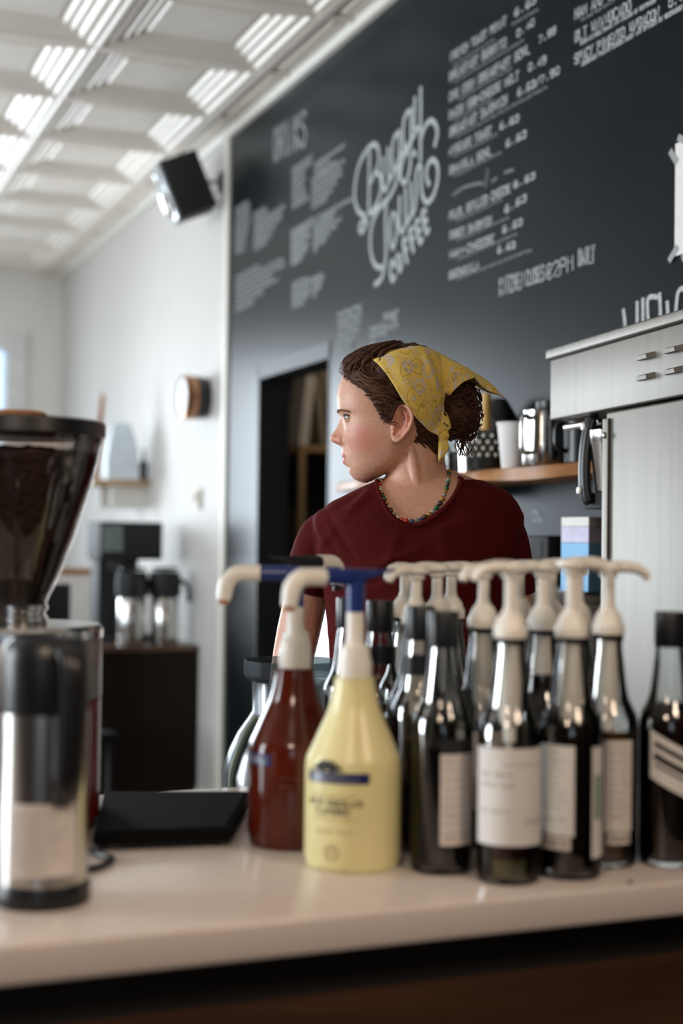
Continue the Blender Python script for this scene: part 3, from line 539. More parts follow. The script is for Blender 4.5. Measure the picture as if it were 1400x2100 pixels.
# ------------------------------------------------------------------ sauce pump bottles
def cyl(rad, a0): return lambda p: (rad * math.cos(a0 + p[0] / rad), rad * math.sin(a0 + p[0] / rad), p[1])
def arc_panel(rad, a0, a1, z0, z1, n=18, t=.0004):
    mb = MB(); A = [a0 + (a1 - a0) * k / n for k in range(n + 1)]
    ring = lambda a: [(rad * math.cos(a), rad * math.sin(a), z0), ((rad + t) * math.cos(a), (rad + t) * math.sin(a), z0), ((rad + t) * math.cos(a), (rad + t) * math.sin(a), z1), (rad * math.cos(a), rad * math.sin(a), z1)]
    return mb.loft([ring(a) for a in A])
def print_text(name, lines, m, parent, rad, a0, label=None, jit=.03):
    """lines: (text or '~', x from, z base, width, height, pen)"""
    mb = MB()
    for t, x, z, w_, h, pen in lines:
        for st in (scribble(w_, h) if t == '~' else strokes(t, w_, h, jit)):
            fine = []
            for i in range(len(st) - 1):
                for k in range(3): fine.append((st[i][0] + (st[i + 1][0] - st[i][0]) * k / 3, st[i][1] + (st[i + 1][1] - st[i][1]) * k / 3))
            fine.append(st[-1]); ribbon(mb, [(x + a, z + b) for a, b in fine], pen, cyl(rad, a0))
    return mb.build(name, m, parent, smooth=False, label=label)
def sauce_bottle(name, label, loc, yaw, m, s=1., arm=.0935, dark=False, up=0.):
    r = thing(name, label, 'bottle', loc, 0, 'pump sauce bottles on the bar')
    R_ = .0590 * s; p = [(0, .001), (.050 * s, 0), (.056 * s, .004), (R_, .014), (R_, .118), (.0580 * s, .128), (.0562 * s, .1336), (.0508 * s, .145), (.0422 * s, .164), (.0321 * s, .187), (.0262 * s, .211), (.0244, .222), (.0244, .226), (0, .226)]
    MB().lathe([(q.x, q.z) for q in spline([(a, 0, b) for a, b in p[:3]], 3)] + p[3:5] + [(q.x, q.z) for q in spline([(a, 0, b) for a, b in p[5:12]], 5)] + p[12:], 56).build('bottle_body', m, r)
    cb = MB(); seg = 60; prof = [(.0205, .2265), (.0208, .245), (.0188, .252), (.0182, .262), (.0125, .266), (.0108, .272), (.0105, .306 + up)]
    rings = [[((rr + (.0005 if (k % 2 and i < 2) else 0)) * math.cos(2 * PI * k / seg), (rr + (.0005 if (k % 2 and i < 2) else 0)) * math.sin(2 * PI * k / seg), z) for k in range(seg)] for i, (rr, z) in enumerate(prof)]
    cb.loft(rings).build('pump_collar', 'cream', r)
    c, s_ = math.cos(yaw), math.sin(yaw); D = lambda d, z, o=0: (c * d - s_ * o, s_ * d + c * o, z + up)
    lv = MB(); lv.lathe([(.0112, .306 + up), (.0112, .346 + up)], 24).tube([D(-.010, .348), D(.02, .349), D(.046, .349)], [.0105, .0105, .0098], 16)
    lv.loft([[D(a, .352 - t, -w_), D(a, .352 - t, w_), D(a, .356 + u, w_), D(a, .356 + u, -w_)] for a, w_, t, u in ((.012, .010, .006, .0005), (-.015, .0125, .004, .001), (-.030, .012, 0, .002), (-.044, .008, -.002, .002), (-.058, .002, -.004, .003))])
    lv.build('pump_lever', 'matte' if dark else 'blue', r)
    sp = MB().tube([D(.0462, .349), D(.070, .349)] + [D(.070 + .021 * math.sin(a), .328 + .021 * math.cos(a)) for a in (.3, .6, .9, 1.2, 1.5)] + [D(arm, .314)], [.0108] * 2 + [.0112] * 4 + [.0108] + [.0095], 18).build('pump_spout', 'cream', r)
    MB().lathe([(.0072, .308), (.0074, .3138), (0, .3139)], 14, D(arm, 0)).build('sauce_drip', 'oak' if not dark else 'dchoc', sp)
    return r, R_
W_, R_ = sauce_bottle('sauce_bottle', 'cream white chocolate sauce pump bottle with blue lever and printed label', (.674, 1.603, ZT), math.radians(190), 'white_choc')
a0 = CAMA - .28
arc_panel(R_ + .0002, a0 - .83, a0 + .60, .106, .1185).build('blue_band', 'navy', W_)
print_text('band_lettering', [('GHIRARDELLI', -.042, .1085, .066, .0075, .0011)], 'silver', W_, R_ + .0009, a0)
print_text('label_lettering', [('WHITE CHOCOLATE', -.046, .0795, .074, .0058, .0013), ('FLAVORED', -.034, .070, .046, .0058, .0013)], 'ink', W_, R_ + .0003, a0)
print_text('label_fine_print', [('~', -.042, .0885, .062, .0035, .0007), ('~', -.036, .0635, .054, .003, .0006), ('~', -.034, .046, .05, .0055, .0008), ('~', -.03, .004, .044, .003, .0006)], 'brownink', W_, R_ + .0003, a0)
mb = MB(); to = cyl(R_ + .0003, a0)
for k in range(2): ribbon(mb, [(-.010 + (.0075 + .002 * k) * math.cos(t / 8 * PI), .024 + (.0075 + .002 * k) * math.sin(t / 8 * PI)) for t in range(17)], .0008, to)
ribbon(mb, [(-.013, .020), (-.013, .027), (-.010, .029), (-.007, .027), (-.007, .020)], .0012, to); mb.build('round_seal', 'brownink', W_, smooth=False)
mb = MB(); to = lambda p: cyl(.0575 + .0014 - max(0, p[1] - .128) * .2, a0)(p)
for w_, zz in ((.030, .1215), (.026, .1245), (.019, .1275), (.012, .1300)): ribbon(mb, [(-.018 + w_ * (t / 6 - 1) * .62, zz + .0018 * math.sin(t * 1.3)) for t in range(13)], .0034, cyl(R_ + .0006, a0))
mb.build('spread_wing_emblem', 'ink', W_, smooth=False)
Rb, _ = sauce_bottle('sauce_bottle', 'clear reddish brown caramel sauce pump bottle with blue lever behind the cream bottle', (.647, 1.740, ZT), math.radians(159), 'choc')
a1 = CAMA - .75
arc_panel(R_ + .0002, a1 - .75, a1 + .28, .106, .1205).build('blue_band', 'navy', Rb); print_text('band_lettering', [('GHIRARDELLI', -.040, .109, .052, .0075, .0010)], 'silver', Rb, R_ + .0009, a1)
print_text('label_fine_print', [('~', -.03, .09, .05, .004, .0009), ('~', -.03, .08, .05, .004, .0009)], mat('tan_ink', (.14, .05, .03), .5), Rb, R_ + .0003, CAMA + .25)
sauce_bottle('sauce_bottle', 'dark chocolate sauce bottle at the back with black lever and spout pointing right', (.700, 1.878, ZT), math.radians(28), 'dchoc', .84, .088, True, .012)

# ------------------------------------------------------------------ syrup bottles
GP = [(0, .0012), (.031, .0), (.0358, .0025), (.0373, .009), (.0375, .02), (.0375, .168), (.0370, .175), (.0350, .184), (.0306, .193), (.0266, .201), (.0240, .211), (.0218, .226), (.0194, .247), (.0176, .262), (.0170, .270), (.0182, .271), (.0182, .276), (.0160, .276)]
GI = [(.0150, .275), (.0156, .262), (.0178, .246), (.0202, .226), (.0226, .209), (.0254, .199), (.0296, .190), (.0340, .181), (.0357, .173), (.0360, .164), (.0360, .012), (.033, .006), (0, .005)]
def syrup_bottle(label, xy, top, fills, labels=(), yaw=0., dz=0.):
    r = thing('syrup_bottle', label, 'bottle', (*xy, ZT), 0, 'glass syrup bottles on the bar')
    MB().lathe(GP + GI, 44).build('bottle_glass', 'glass', r)
    for m, z0, z1 in fills:
        pr = [(0, z0)] + [(max(rr - .0006, .001), z) for rr, z in [(.0352, z0 + .002)] if True]
        zs = sorted({z0 + .002, *[z for _, z in GI if z0 + .002 < z < z1], z1}); gi = sorted((z, rr) for rr, z in GI if z > .0055)
        pr = [(0, z0)] + [(float(np.interp(z, [a for a, _ in gi], [b for _, b in gi])) - .0007, z) for z in zs] + [(0, z1)]
        MB().lathe(pr, 36).build('syrup', m, r)
    for (d0, d1, z0, z1, m, txt) in labels:
        A0, A1 = CAMA + math.radians(d0), CAMA + math.radians(d1); am = (A0 + A1) / 2; lb = arc_panel(.0377, A0, A1, z0, z1).build('label', m, r)
        if txt:
            w_ = (A1 - A0) * .0377; print_text('label_print', [(t, -w_ / 2 * .86 + x * w_, z0 + f * (z1 - z0), ww * w_ * .86, h, pen) for t, x, f, ww, h, pen in txt[1]], txt[0], lb, .0384, am)
    if top == 'cap':
        MB().lathe([(.0188, .266), (.0193, .268), (.0193, .307), (.0185, .3095), (0, .3095)], 40).build('cap', 'black', r)
    else:
        MB().lathe([(.0187, .2765), (.0190, .277), (.0190, .281), (.0170, .281)], 32).build('seal_ring', 'matte', r)
        MB().lathe([(.0108, .182), (.0130, .190), (.0134, .262), (.0134, .2755), (.0, .2755)], 20).lathe([(0, .160), (.0070, .160), (.0076, .1815), (.0, .1815)], 16).tube([(0, 0, .163), (.001, .002, .09), (.002, .004, .014)], .0032, 8).build('dip_tube', 'cream', r)
        MB().lathe([(.0, .2815), (.0196, .2815), (.0201, .284), (.0198, .293), (.0172, .298), (.0158, .304), (.0118, .310), (.0088, .313), (.0086, .317), (0, .317)], 36).build('pump_collar', 'cream', r)
        c, s_ = math.cos(yaw), math.sin(yaw); D = lambda d, z, o=0: (c * d - s_ * o, s_ * d + c * o, z)
        MB().lathe([(.0074, .3172), (.0072, .354 + dz), (.0110, .3565 + dz), (.0114, .361 + dz), (.0080, .3615 + dz)], 22).build('pump_shaft', 'cream', r)
        hd = MB().lathe([(0, .362 + dz), (.0125, .362 + dz), (.0172, .3642 + dz), (.0182, .3682 + dz), (.0170, .3718 + dz), (.011, .3745 + dz), (0, .3755 + dz)], 30)
        hd.tube(spline([D(.004, .3685 + dz), D(.022, .3685 + dz), D(.036, .366 + dz), D(.046, .360 + dz), D(.050, .353 + dz)], 4), [.0105] * 5 + [.0095] * 4 + [.008] * 4 + [.0066] * 4, 14, flat=.72)
        hd.build('pump_head', 'cream', r)
    return r
IMG_L, IMG_R, IMG_C = math.radians(157.8), math.radians(-22.2), CAMA
FP = lambda n, f0, f1, x=0., w=1., h=.0035, pen=.0006: [('~', x, f0 + (f1 - f0) * k / max(n - 1, 1), w * random.uniform(.7, 1.), h, pen) for k in range(n)]
# the row that stands nearest
syrup_bottle('frontmost syrup bottle with wide white label, white pump and greenish syrup at the bottom', (.815, 1.469), 'pump', [('pale_syrup', .0055, .030), ('wine', .0302, .058)], [(-76, 72, .046, .157, 'paper', ('greyink', [('~', 0, .70, .5, .006, .0009), ('~', .0, .60, .55, .005, .0008), ('~', 0, .33, .45, .005, .0008), ('~', .6, .22, .4, .006, .0010), ('~', .3, .82, .6, .003, .0005)]))], IMG_L + .45, -.004)
syrup_bottle('black syrup bottle with black cap and narrow label, right of the cream sauce bottle', (.763, 1.540), 'cap', [('blacksyrup', .0055, .150)], [(-7, 64, .036, .143, 'label', ('greyink', FP(9, .12, .9) + [('~', .05, .05, .8, .006, .0012)])), (-7, 64, .1432, .160, 'matte', None)])
syrup_bottle('dark syrup bottle with half label and white pump, right of the frontmost bottle', (.896, 1.466), 'pump', [('syrup', .0055, .186)], [(-84, -2, .052, .157, 'paper', ('greyink', FP(8, .3, .9, .1, .8) + [('~', .2, .15, .6, .006, .001)])), (-78, -8, .036, .0505, 'label', ('ink', [('~', 0, .3, 1, .006, .0016)])), (33, 74, .026, .155, 'paper', ('greeni', [('~', .1, .35 + .05 * k, .4, .005, .003) for k in range(8)])), ], IMG_R + .35, .0)
syrup_bottle('amber-brown syrup bottle with tall label and spout pointing right', (.972, 1.505), 'pump', [('amber', .0055, .165)], [(-14, 40, .045, .155, 'label', ('greyink', FP(9, .25, .92) + [('~', .1, .14, .5, .006, .0012)])), (-10, 36, .030, .0435, 'label', ('ink', [('~', 0, .2, 1, .008, .002)]))], IMG_R + .1, -.004)
e_ = syrup_bottle('very dark syrup bottle with slanted white label at right end of the row', (1.046, 1.480), 'cap', [('syrup', .0055, .20)], [])
lb = MB(); A = [CAMA + math.radians(-50 + 7 * k) for k in range(19)]
lb.loft([[(rr * math.cos(a), rr * math.sin(a), z0 - .020 * (a - CAMA)) for rr, z0 in ((.0377, .092), (.0381, .092), (.0381, .150), (.0377, .150))] for a in A]); lb = lb.build('label', 'paper', e_)
mb = MB()
for z0, wd in ((.137, .006), (.122, .008), (.112, .003)): ribbon(mb, [(.0384 * (a - CAMA), z0 - .020 * (a - CAMA)) for a in A[2:10]], wd, cyl(.0384, CAMA))
mb.build('label_print', 'ink', lb, smooth=False)
# behind them
syrup_bottle('clear capped bottle with a black neck band, directly behind the black syrup bottle', (.789, 1.660), 'cap', [('syrup', .0055, .09)], [])
nb = arc_panel(.0206, 0, 2 * PI, .222, .246, 36, .0026); nb.build('neck_band', 'black', bpy.data.objects[[o.name for o in COL.objects if o.get('label', '').startswith('clear capped bottle with a black neck')][0]])
syrup_bottle('clear pump bottle between the frontmost bottle and the black capped ones, set one row back', (.876, 1.652), 'pump', [('amber', .0055, .11)], [(-70, 70, .05, .15, 'label', None)], IMG_L + .9, -.010)
syrup_bottle('pump bottle with dark syrup behind the gap right of the frontmost bottle', (.933, 1.598), 'pump', [('syrup', .0055, .225)], [], IMG_L + .55, -.006)
syrup_bottle('shorter pump bottle behind the dark half-label bottle, its head just showing', (1.007, 1.633), 'pump', [('syrup', .0055, .12)], [], IMG_R + .2, .0)
syrup_bottle('pump bottle of the middle row right behind the clear bottle with black neck band', (.819, 1.7375), 'pump', [('amber', .0055, .13)], [], IMG_L + .7, -.014)
syrup_bottle('pump bottle whose spout points right, showing between two black caps', (.879, 1.795), 'pump', [('pale_syrup', .0055, .16)], [], IMG_L + .1, -.012)
syrup_bottle('rear pump bottle with thin shaft just right of the spout between two black caps', (.934, 1.861), 'pump', [('syrup', .0055, .12)], [], IMG_R, -.012)
syrup_bottle('rear pump bottle farthest left of the white pumps', (.873, 1.890), 'pump', [('amber', .0055, .14)], [], IMG_L + 1., -.014)
syrup_bottle('rear pump bottle hidden behind the frontmost one, only its shaft visible', (1.014, 1.803), 'pump', [('syrup', .0055, .12)], [], IMG_R + .4, -.008)
syrup_bottle('rear pump bottle with shaft showing beside the dark middle pump', (1.014, 1.713), 'pump', [('syrup', .0055, .12)], [], IMG_R + .2, -.004)
q = syrup_bottle('black capped bottle with amber syrup, partly behind the cream sauce bottle', (.804, 1.822), 'cap', [('amber', .0055, .15)], [])
arc_panel(.0206, 0, 2 * PI, .222, .246, 36, .0026).build('neck_band', 'black', q)
syrup_bottle('black capped bottle mostly hidden behind the cream bottle pump', (.795, 1.912), 'cap', [('syrup', .0055, .10)], [])

# ------------------------------------------------------------------ vacuum flask, grinder, mat and cable
r = thing('vacuum_flask', 'steel vacuum flask with black top, handle and paper label at left', 'flask', (.289, 1.551, ZT))
MB().lathe([(0, 0), (.0500, 0), (.0512, .003), (.0512, .018), (.049, .024)], 48).build('base_ring', 'black', r)
MB().lathe([(.0478, .0242), (.0478, .2045), (.0465, .2048)], 48).build('steel_body', 'flask', r)
MB().lathe([(.0470, .205), (.0474, .207), (.0468, .262), (.045, .276), (.036, .285), (0, .286)], 48).build('lid', 'black', r)
ha = CAMA + .62; c, s_ = math.cos(ha), math.sin(ha)
MB().tube([(c * d, s_ * d, z) for d, z in [(p.x, p.z) for p in spline([(.044, 0, .268), (.058, 0, .272), (.070, 0, .258), (.072, 0, .22), (.070, 0, .17), (.064, 0, .135), (.052, 0, .118), (.046, 0, .118)], 5)]], .0145, 14, flat=.55, up=(0, 0, 1)).build('handle', 'black', r)
lb = arc_panel(.0480, CAMA - .62, CAMA + 1.0, .035, .112).build('label', 'label', r)
print_text('label_print', [('~', -.034, .040 + .0085 * k, .064 * random.uniform(.6, 1), .0042, .0008) for k in range(8)], 'greyink', lb, .0486, CAMA + .19)
r = thing('coffee_grinder', 'large coffee grinder with red body, steel collar and bean hopper', 'grinder', (.322, 1.970, ZT))
MB().lathe([(0, .0), (.114, 0), (.118, .006), (.118, .012), (.120, .014), (.120, .172), (.116, .174)], 56).build('red_body', 'red', r)
MB().lathe([(.117, .1745), (.1205, .176), (.1205, .252), (.118, .255)], 56).build('steel_collar', 'grey', r)
MB().lathe([(.118, .2555), (.1215, .2565), (.1215, .268), (.116, .274), (.05, .276), (0, .276)], 56).build('top_plate', 'chrome', r)
MB().lathe([(.044, .2762), (.046, .278), (.046, .284), (.043, .285), (.043, .292), (.046, .293), (.046, .300), (.04, .3005)], 40).build('neck_ring', 'chrome', r)
HP = [(.0435, .301), (.0480, .312), (.0630, .344), (.083, .3976), (.103, .464), (.113, .504), (.118, .5295)]
MB().lathe(HP + [(rr - .0025, z) for rr, z in HP[::-1]] + [HP[0]], 56, cap=False).build('hopper', 'hopper', r)
ld = MB().lathe([(.1185, .530), (.1200, .531), (.1200, .548), (.116, .551), (0, .552)], 56).build('lid', 'black', r); MB().lathe([(0, .5522), (.039, .5522), (.041, .555), (.041, .561), (.037, .564), (0, .564)], 40).build('wooden_knob', 'oak', ld)
MB().box(.112, .127, -.03, .03, .19, .24, Matrix.Rotation(CAMA - .5, 4, 'Z'), b=.003).build('dial_housing', 'black', r)
mb = MB(); seg = 72; prof = [(.0, .3025), (.042, .3025)] + [(rr - .0035, z) for rr, z in HP[1:6]] + [(.1095, .508), (.09, .513), (.05, .517), (0, .518)]
pr2 = []
for i in range(len(prof) - 1):
    for k in range(4): t = k / 4; pr2.append((prof[i][0] * (1 - t) + prof[i + 1][0] * t, prof[i][1] * (1 - t) + prof[i + 1][1] * t))
mb.lathe(pr2 + [prof[-1]], seg)
mb.v = [(x, y, z + (.006 * noise.noise(Vector((x * 60, y * 60, 1))) - .0035 if z > .5 else 0)) for x, y, z in mb.v]
o = mb.build('coffee_beans', 'beans', loc=(.322, 1.970, ZT)); tag(o, 'dark roasted coffee beans filling the grinder hopper', 'beans', kind='stuff')
r = thing('counter_mat', 'low black textured tray on the bar beside the reddish sauce bottle', 'tray', (0, 0, ZT))
pl = [(.471, 2.054), (.673, 1.987), (.561, 1.74), (.391, 1.766)]
MB().prism(pl, .008, .022).build('tray_body', 'rubber', r, smooth=False)
ins = [(sum(p[0] for p in pl) / 4 + (x - sum(p[0] for p in pl) / 4) * .93, sum(p[1] for p in pl) / 4 + (y - sum(p[1] for p in pl) / 4) * .93) for x, y in pl]
MB().prism(ins, .0222, .0245).build('ribbed_top', 'rubber', r, smooth=False)
mb = MB()
for x, y in ins: mb.lathe([(.008, 0), (.008, .0079)], 12, (x * .94 + .52 * .06, y * .94 + 1.88 * .06, 0))
mb.build('rubber_foot', 'black', r)
o = MB().tube(spline([(.372, 1.79, .9245), (.385, 1.765, .9245), (.392, 1.735, .9245), (.40, 1.70, .9245), (.365, 1.66, .9245), (.33, 1.68, .9245)], 8), .0042, 10).build('power_cable', 'black'); tag(o, 'black cable curling on the bar between flask and black tray', 'cable')
o = MB().ball((0, 0, .0016), (.0034, .003, .0016), 10, 6).build('coffee_crumb', 'dchoc', loc=(.94, 1.405, ZT)); tag(o, 'tiny brown crumb near the front edge of the bar top at right', 'crumb')

# ================================================================== COFFEE STATION BY THE WHITE WALL
r = thing('brown_cabinet', 'dark brown cabinet with pale front edge against the white wall', 'cabinet', (1.43, 6.55, 0))
MB().box(.012, .505, 0, .95, .08, .775).build('body', mat('dark_brown_laminate', (.010, .006, .004), .7, var=.2, spec=.15), r, smooth=False); MB().box(-.012, .505, -.01, .96, .776, .80).build('worktop', mat('brown_worktop', (.09, .05, .03), .4), r, smooth=False)
for y in (.0, .48): MB().box(0, .0115, y + .004, y + .47, .10, .77).build('door', 'oak', r, smooth=False)
MB().box(.05, .5, .02, .93, 0, .079).build('plinth', 'matte', r, smooth=False)
r = thing('coffee_brewer', 'black coffee brewer with grey display on the brown cabinet', 'brewer', (1.52, 6.80, .80))
MB().box(.0, .31, .0, .30, .40, .585, b=.01).build('brew_head', 'matte', r); MB().box(.01, .11, -.004, -.0005, .44, .565).build('display', 'screen', r, smooth=False); MB().box(.02, .19, .12, .30, .02, .40, b=.005).build('column', 'matte', r); MB().box(-.0, .31, .0, .32, 0, .02, b=.004).build('base', 'matte', r)
MB().lathe([(0, .33), (.05, .33), (.075, .36), (.078, .399)], 28, (.13, .09, 0)).build('brew_basket', 'matte', r)
MB().lathe([(0, .28), (.02, .28), (.02, .329)], 18, (.13, .09, 0)).build('outlet', 'chrome', r)
def airpot(label, x, y, a=0.):
    r = thing('airpot', label, 'airpot', (x, y, .80), 0, 'steel airpots beside the brewer'); MB().lathe([(0, 0), (.064, 0), (.066, .004), (.066, .215), (.06, .225)], 32).build('steel_body', 'chrome', r)
    tp_ = MB().lathe([(.062, .2255), (.076, .23), (.079, .30), (.072, .345), (0, .352)], 32).build('pump_top', 'matte', r); MB().tube(spline([(.05, -.02, .30), (.085, -.03, .30), (.105, -.035, .27), (.11, -.037, .20)], 5), .012, 10, Matrix.Rotation(a, 4, 'Z')).build('spout', 'matte', tp_)
    MB().box(-.06, .06, -.012, .012, .353, .368, b=.003).build('pump_lever', 'black', tp_)
airpot('steel airpot standing nearest the brewer column', 1.645, 6.66, -1.1); airpot('steel airpot standing nearest the white wall', 1.805, 6.66)
r = thing('menu_easel', 'white sign board in a wooden frame standing beyond the grinder', 'sign', (1.60, 7.85, 0), .0)
MB().box(-.13, .11, -.01, .01, .30, 1.10).build('white_board', 'paper', r, smooth=False)
for x in (-.165, .11): MB().box(x, x + .035, -.02, .02, 0, 1.16).build('wooden_post', 'oak', r, smooth=False)
MB().box(-.165, .145, -.02, .02, 1.101, 1.135).box(-.165, .145, -.02, .02, .26, .295).build('cross_rail', 'oak', r, smooth=False)
for x in (-.12, .07): MB().box(x, x + .03, .02, .36, 0, .03).build('rear_foot', 'oak', r, smooth=False)
r = thing('dark_chair', 'dark wooden chair with high back beyond the grinder neck', 'chair', (1.17, 6.1, 0), .4)
MB().box(-.2, .2, -.2, .2, .44, .48, b=.01).build('seat', 'dark', r); MB().box(-.2, .2, .17, .2, .82, 1.10, b=.008).build('backrest', 'dark', r)
for x in (-.18, .16):
    for y in (-.19, .172): MB().box(x, x + .026, y, y + .026, 0, .4395 if y < 0 else .83).build('leg', 'dark', r, smooth=False)
# pendant lamps over the customer side of the bar (behind the camera)
def pendant(label, x, y):
    r = thing('pendant_lamp', label, 'lamp', (x, y, 0), 0, 'pendant lamps over the bar'); MB().tube([(0, 0, 2.0), (0, 0, ZC_)], .004, 8).build('cord', 'black', r); MB().lathe([(.02, 2.0), (.022, 1.96), (.09, 1.88), (.088, 1.878), (.018, 1.955), (.016, 1.98)], 28, cap=False).build('lamp_shade', 'black', r); MB().ball((0, 0, 1.88), .035, 20, 12).build('bulb', 'bulb', r)
    l = bpy.data.lights.new('bulb_light', 'POINT'); l.energy = 12.5; l.color = (1, .80, .62); l.shadow_soft_size = .12; lo = bpy.data.objects.new('bulb_light', l); COL.objects.link(lo); lo.location = (x, y, 1.82)
pendant('black pendant lamp with warm bulb over the bar front, nearer the street', .08, .68); pendant('black pendant lamp with warm bulb over the bar front, nearer the machine', .98, .56)

# ================================================================== THE PERSON
PR = thing('person', 'person in dark red T-shirt, yellow bandana and bead necklace looking left behind bar', 'person', (1.107, 2.357, 0), math.radians(-25.1))
KP = .8914e-3; ZH = 1.316
def P(u, v, y=0.): return Vector(((u - 850) * KP, y, ZH + (1106.3 - v) * KP))
ip = np.interp
# --- head: profile of the face (v -> u), without nose and lips, then what stands out from it
FV = [716, 718, 724, 734, 748, 762, 775, 794, 817, 834, 845, 856, 870, 885, 900, 912, 925, 940, 955, 965, 973, 983, 989, 992]
FU = [838, 800, 766, 736, 714, 703, 697, 690, 686.5, 687.5, 690.5, 697, 700, 701, 701, 701, 702.5, 705.5, 708.5, 711, 714.5, 722, 733, 745]
BV = [716, 718, 724, 735, 750, 770, 800, 830, 860, 885, 905, 920, 935, 950, 965, 978, 986, 992]
BU = [842, 858, 872, 885, 894, 901, 905, 903, 897, 886, 872, 856, 842, 822, 800, 779, 764, 750]
WV = [716, 718, 724, 732, 745, 760, 780, 805, 830, 850, 870, 890, 905, 920, 935, 950, 962, 974, 984, 992]
WM = [4, 18, 33, 45, 57, 65, 71, 74.5, 75, 73, 70.5, 68.5, 66.5, 63, 58.5, 52, 45, 36, 25, 8]
NV = [840, 850, 858, 870, 882, 895, 902, 908, 913, 917, 922, 930, 936, 939, 941.7, 944, 948, 953, 958, 962]
NP = [0, 1.2, 4.2, 8.8, 16, 25.5, 27.5, 24, 13, 5, 4.6, 5.6, 7.6, 6.5, 2.2, 6.6, 7.8, 6.4, 1.0, 0]
NW = [8, 7.5, 7.5, 8.5, 9.5, 12, 14, 15, 15, 15, 16, 19, 21, 22, 24, 22, 20, 18, 18, 18]
def head_dims(v):
    f, b, w = ip(v, FV, FU), ip(v, BV, BU), ip(v, WV, WM); c = f + (b - f) * ip(v, [720, 850, 905, 950, 992], [.55, .56, .58, .72, .6]); return f, b, w, c
def head_point(v, th):
    f, b, w, c = head_dims(v); cs, sn = math.cos(th), math.sin(th)
    nf = ip(v, [780, 840, 900, 960, 990], [2.15, 2.35, 2.3, 2.15, 2.0]) if cs > 0 else 2.05
    e = 2 / nf; a = (c - f) if cs > 0 else (b - c)
    u = c - math.copysign(abs(cs) ** e, cs) * a; lat = math.copysign(abs(sn) ** e, sn) * w
    if cs > 0:
        nw = ip(v, NV, NW); al = abs(lat)
        if 838 < v < 964: u -= ip(v, NV, NP) * math.exp(-(al / nw) ** 2.3)
        u += 7.5 * math.exp(-((al - 31) / 12.5) ** 2 - ((v - 859) / 10) ** 2)                      # eye socket
        u -= 2.6 * math.exp(-((v - 847) / 6.) ** 2) * math.exp(-((al - 20) / 22) ** 4)             # brow
        u -= 3.2 * math.exp(-((v - 893) / 17) ** 2 - ((al - 42) / 17) ** 2)                        # cheek
        u += 2.2 * math.exp(-((v - 924) / 12) ** 2 - ((al - 27) / 9) ** 2)                         # beside the mouth
        u += 2.0 * math.exp(-((v - 961) / 5) ** 2 - (al / 20) ** 4)
    return P(u, v, -lat * .001)
vr = np.concatenate([np.linspace(716, 740, 14), np.linspace(743, 835, 34), np.linspace(837, 965, 86), np.linspace(966.5, 992, 18)])
body = MB(); seg = 220
ths = [PI * math.copysign(abs(t) ** 1.35, t) for t in np.linspace(-1, 1, seg + 1)[:-1]]
body.loft([[head_point(v, t) for t in ths] for v in vr])
def skull_lat(u, v):
    f, b, w, c = head_dims(v); a = (c - f) if u < c else (b - c); t = abs(u - c) / a
    return 0. if t >= 1 else w * (1 - t ** 2.15) ** (1 / 2.15)
body.ball(P(684.5, 899.5, 0), (.0092, .0092, .0090), 18, 12)
for sgn in (1, -1):                                                  # nose wings
    body.ball(P(700.5, 905.0, -sgn * .0140), (.0102, .0066, .0088), 16, 10)
def ear(sgn, mb):
    L = lambda u, v, d=0.: P(u, v, -sgn * (.0685 + (u - 803) * .00040 + d))
    out = [(806, 872), (804, 860), (805.5, 850), (811, 843), (820, 840), (830, 842.5), (838, 850), (842, 861), (841.5, 873), (837.5, 885), (831, 895), (823, 904), (815, 910), (808.5, 909.5), (804.5, 902), (803, 895)]
    rad = [.0022, .0026, .0029, .0031, .0032, .0033, .0034, .0035, .0034, .0032, .003, .0034, .004, .004, .0032, .002]
    pts = spline([L(*q, .004) for q in out], 5); mb.tube(pts, list(np.interp(np.linspace(0, 15, len(pts)), range(16), rad)), 10)
    rings = []
    for k, s_ in enumerate((1., .85, .6, .3, .05)):                  # the bowl of the ear
        rings.append([L(821 + (a - 821) * s_, 877 + (b - 877) * s_, .002 - (.0065 * (1 - s_) ** .6)) for a, b in out])
    back = [[L(821 + (a - 821) * s_, 877 + (b - 877) * s_, -.004 - .010 * (1 - s_)) for a, b in out] for s_ in (.05, .4, .8, .98)]
    mb.loft(rings[::-1] + back[::-1])
    mb.tube(spline([L(*q, .0022) for q in ((824, 852), (830, 860), (831.5, 871), (829, 883), (823, 892), (815, 897))], 5), .0026, 8)
    mb.ball(L(806, 884, .002), (.0042, .0036, .0058), 12, 8); mb.ball(L(813, 905, .003), (.0062, .003, .0062), 12, 8)
for sgn in (1, -1): ear(sgn, body)
# --- neck, chest and limbs
def ell(c, rx, ry, n=40, ex=2.2, tilt=0.):
    out = []
    for k in range(n):
        a = 2 * PI * k / n; cs, sn = math.cos(a), math.sin(a)
        out.append(c + Vector((math.copysign(abs(cs) ** (2 / ex), cs) * rx, math.copysign(abs(sn) ** (2 / ex), sn) * ry, tilt * math.copysign(abs(sn) ** (2 / ex), sn) * ry)))
    return out
body.loft([ell(P(u, v, y), rx * KP, ry, 40, 2.0) for u, v, y, rx, ry in ((846, 872, .004, 46, .045), (850, 900, .004, 54, .050), (851, 930, .004, 57, .053), (853, 960, .003, 60, .054), (855, 985, .001, 66, .056), (856, 1008, -.002, 78, .060), (856, 1030, -.004, 96, .066), (856, 1060, -.004, 110, .07))])
body.tube([P(838, 915, -.041), P(846, 950, -.0445), P(854, 1000, -.0490), P(863, 1045, -.0570), P(867, 1072, -.0655)], [.009, .0115, .0105, .0085, .007], 18)      # the sinew of the turned neck
body.tube([P(838, 905, .040), P(815, 960, .02), P(815, 1010, -.02), P(838, 1066, -.062)], [.012, .013, .011, .008], 14)
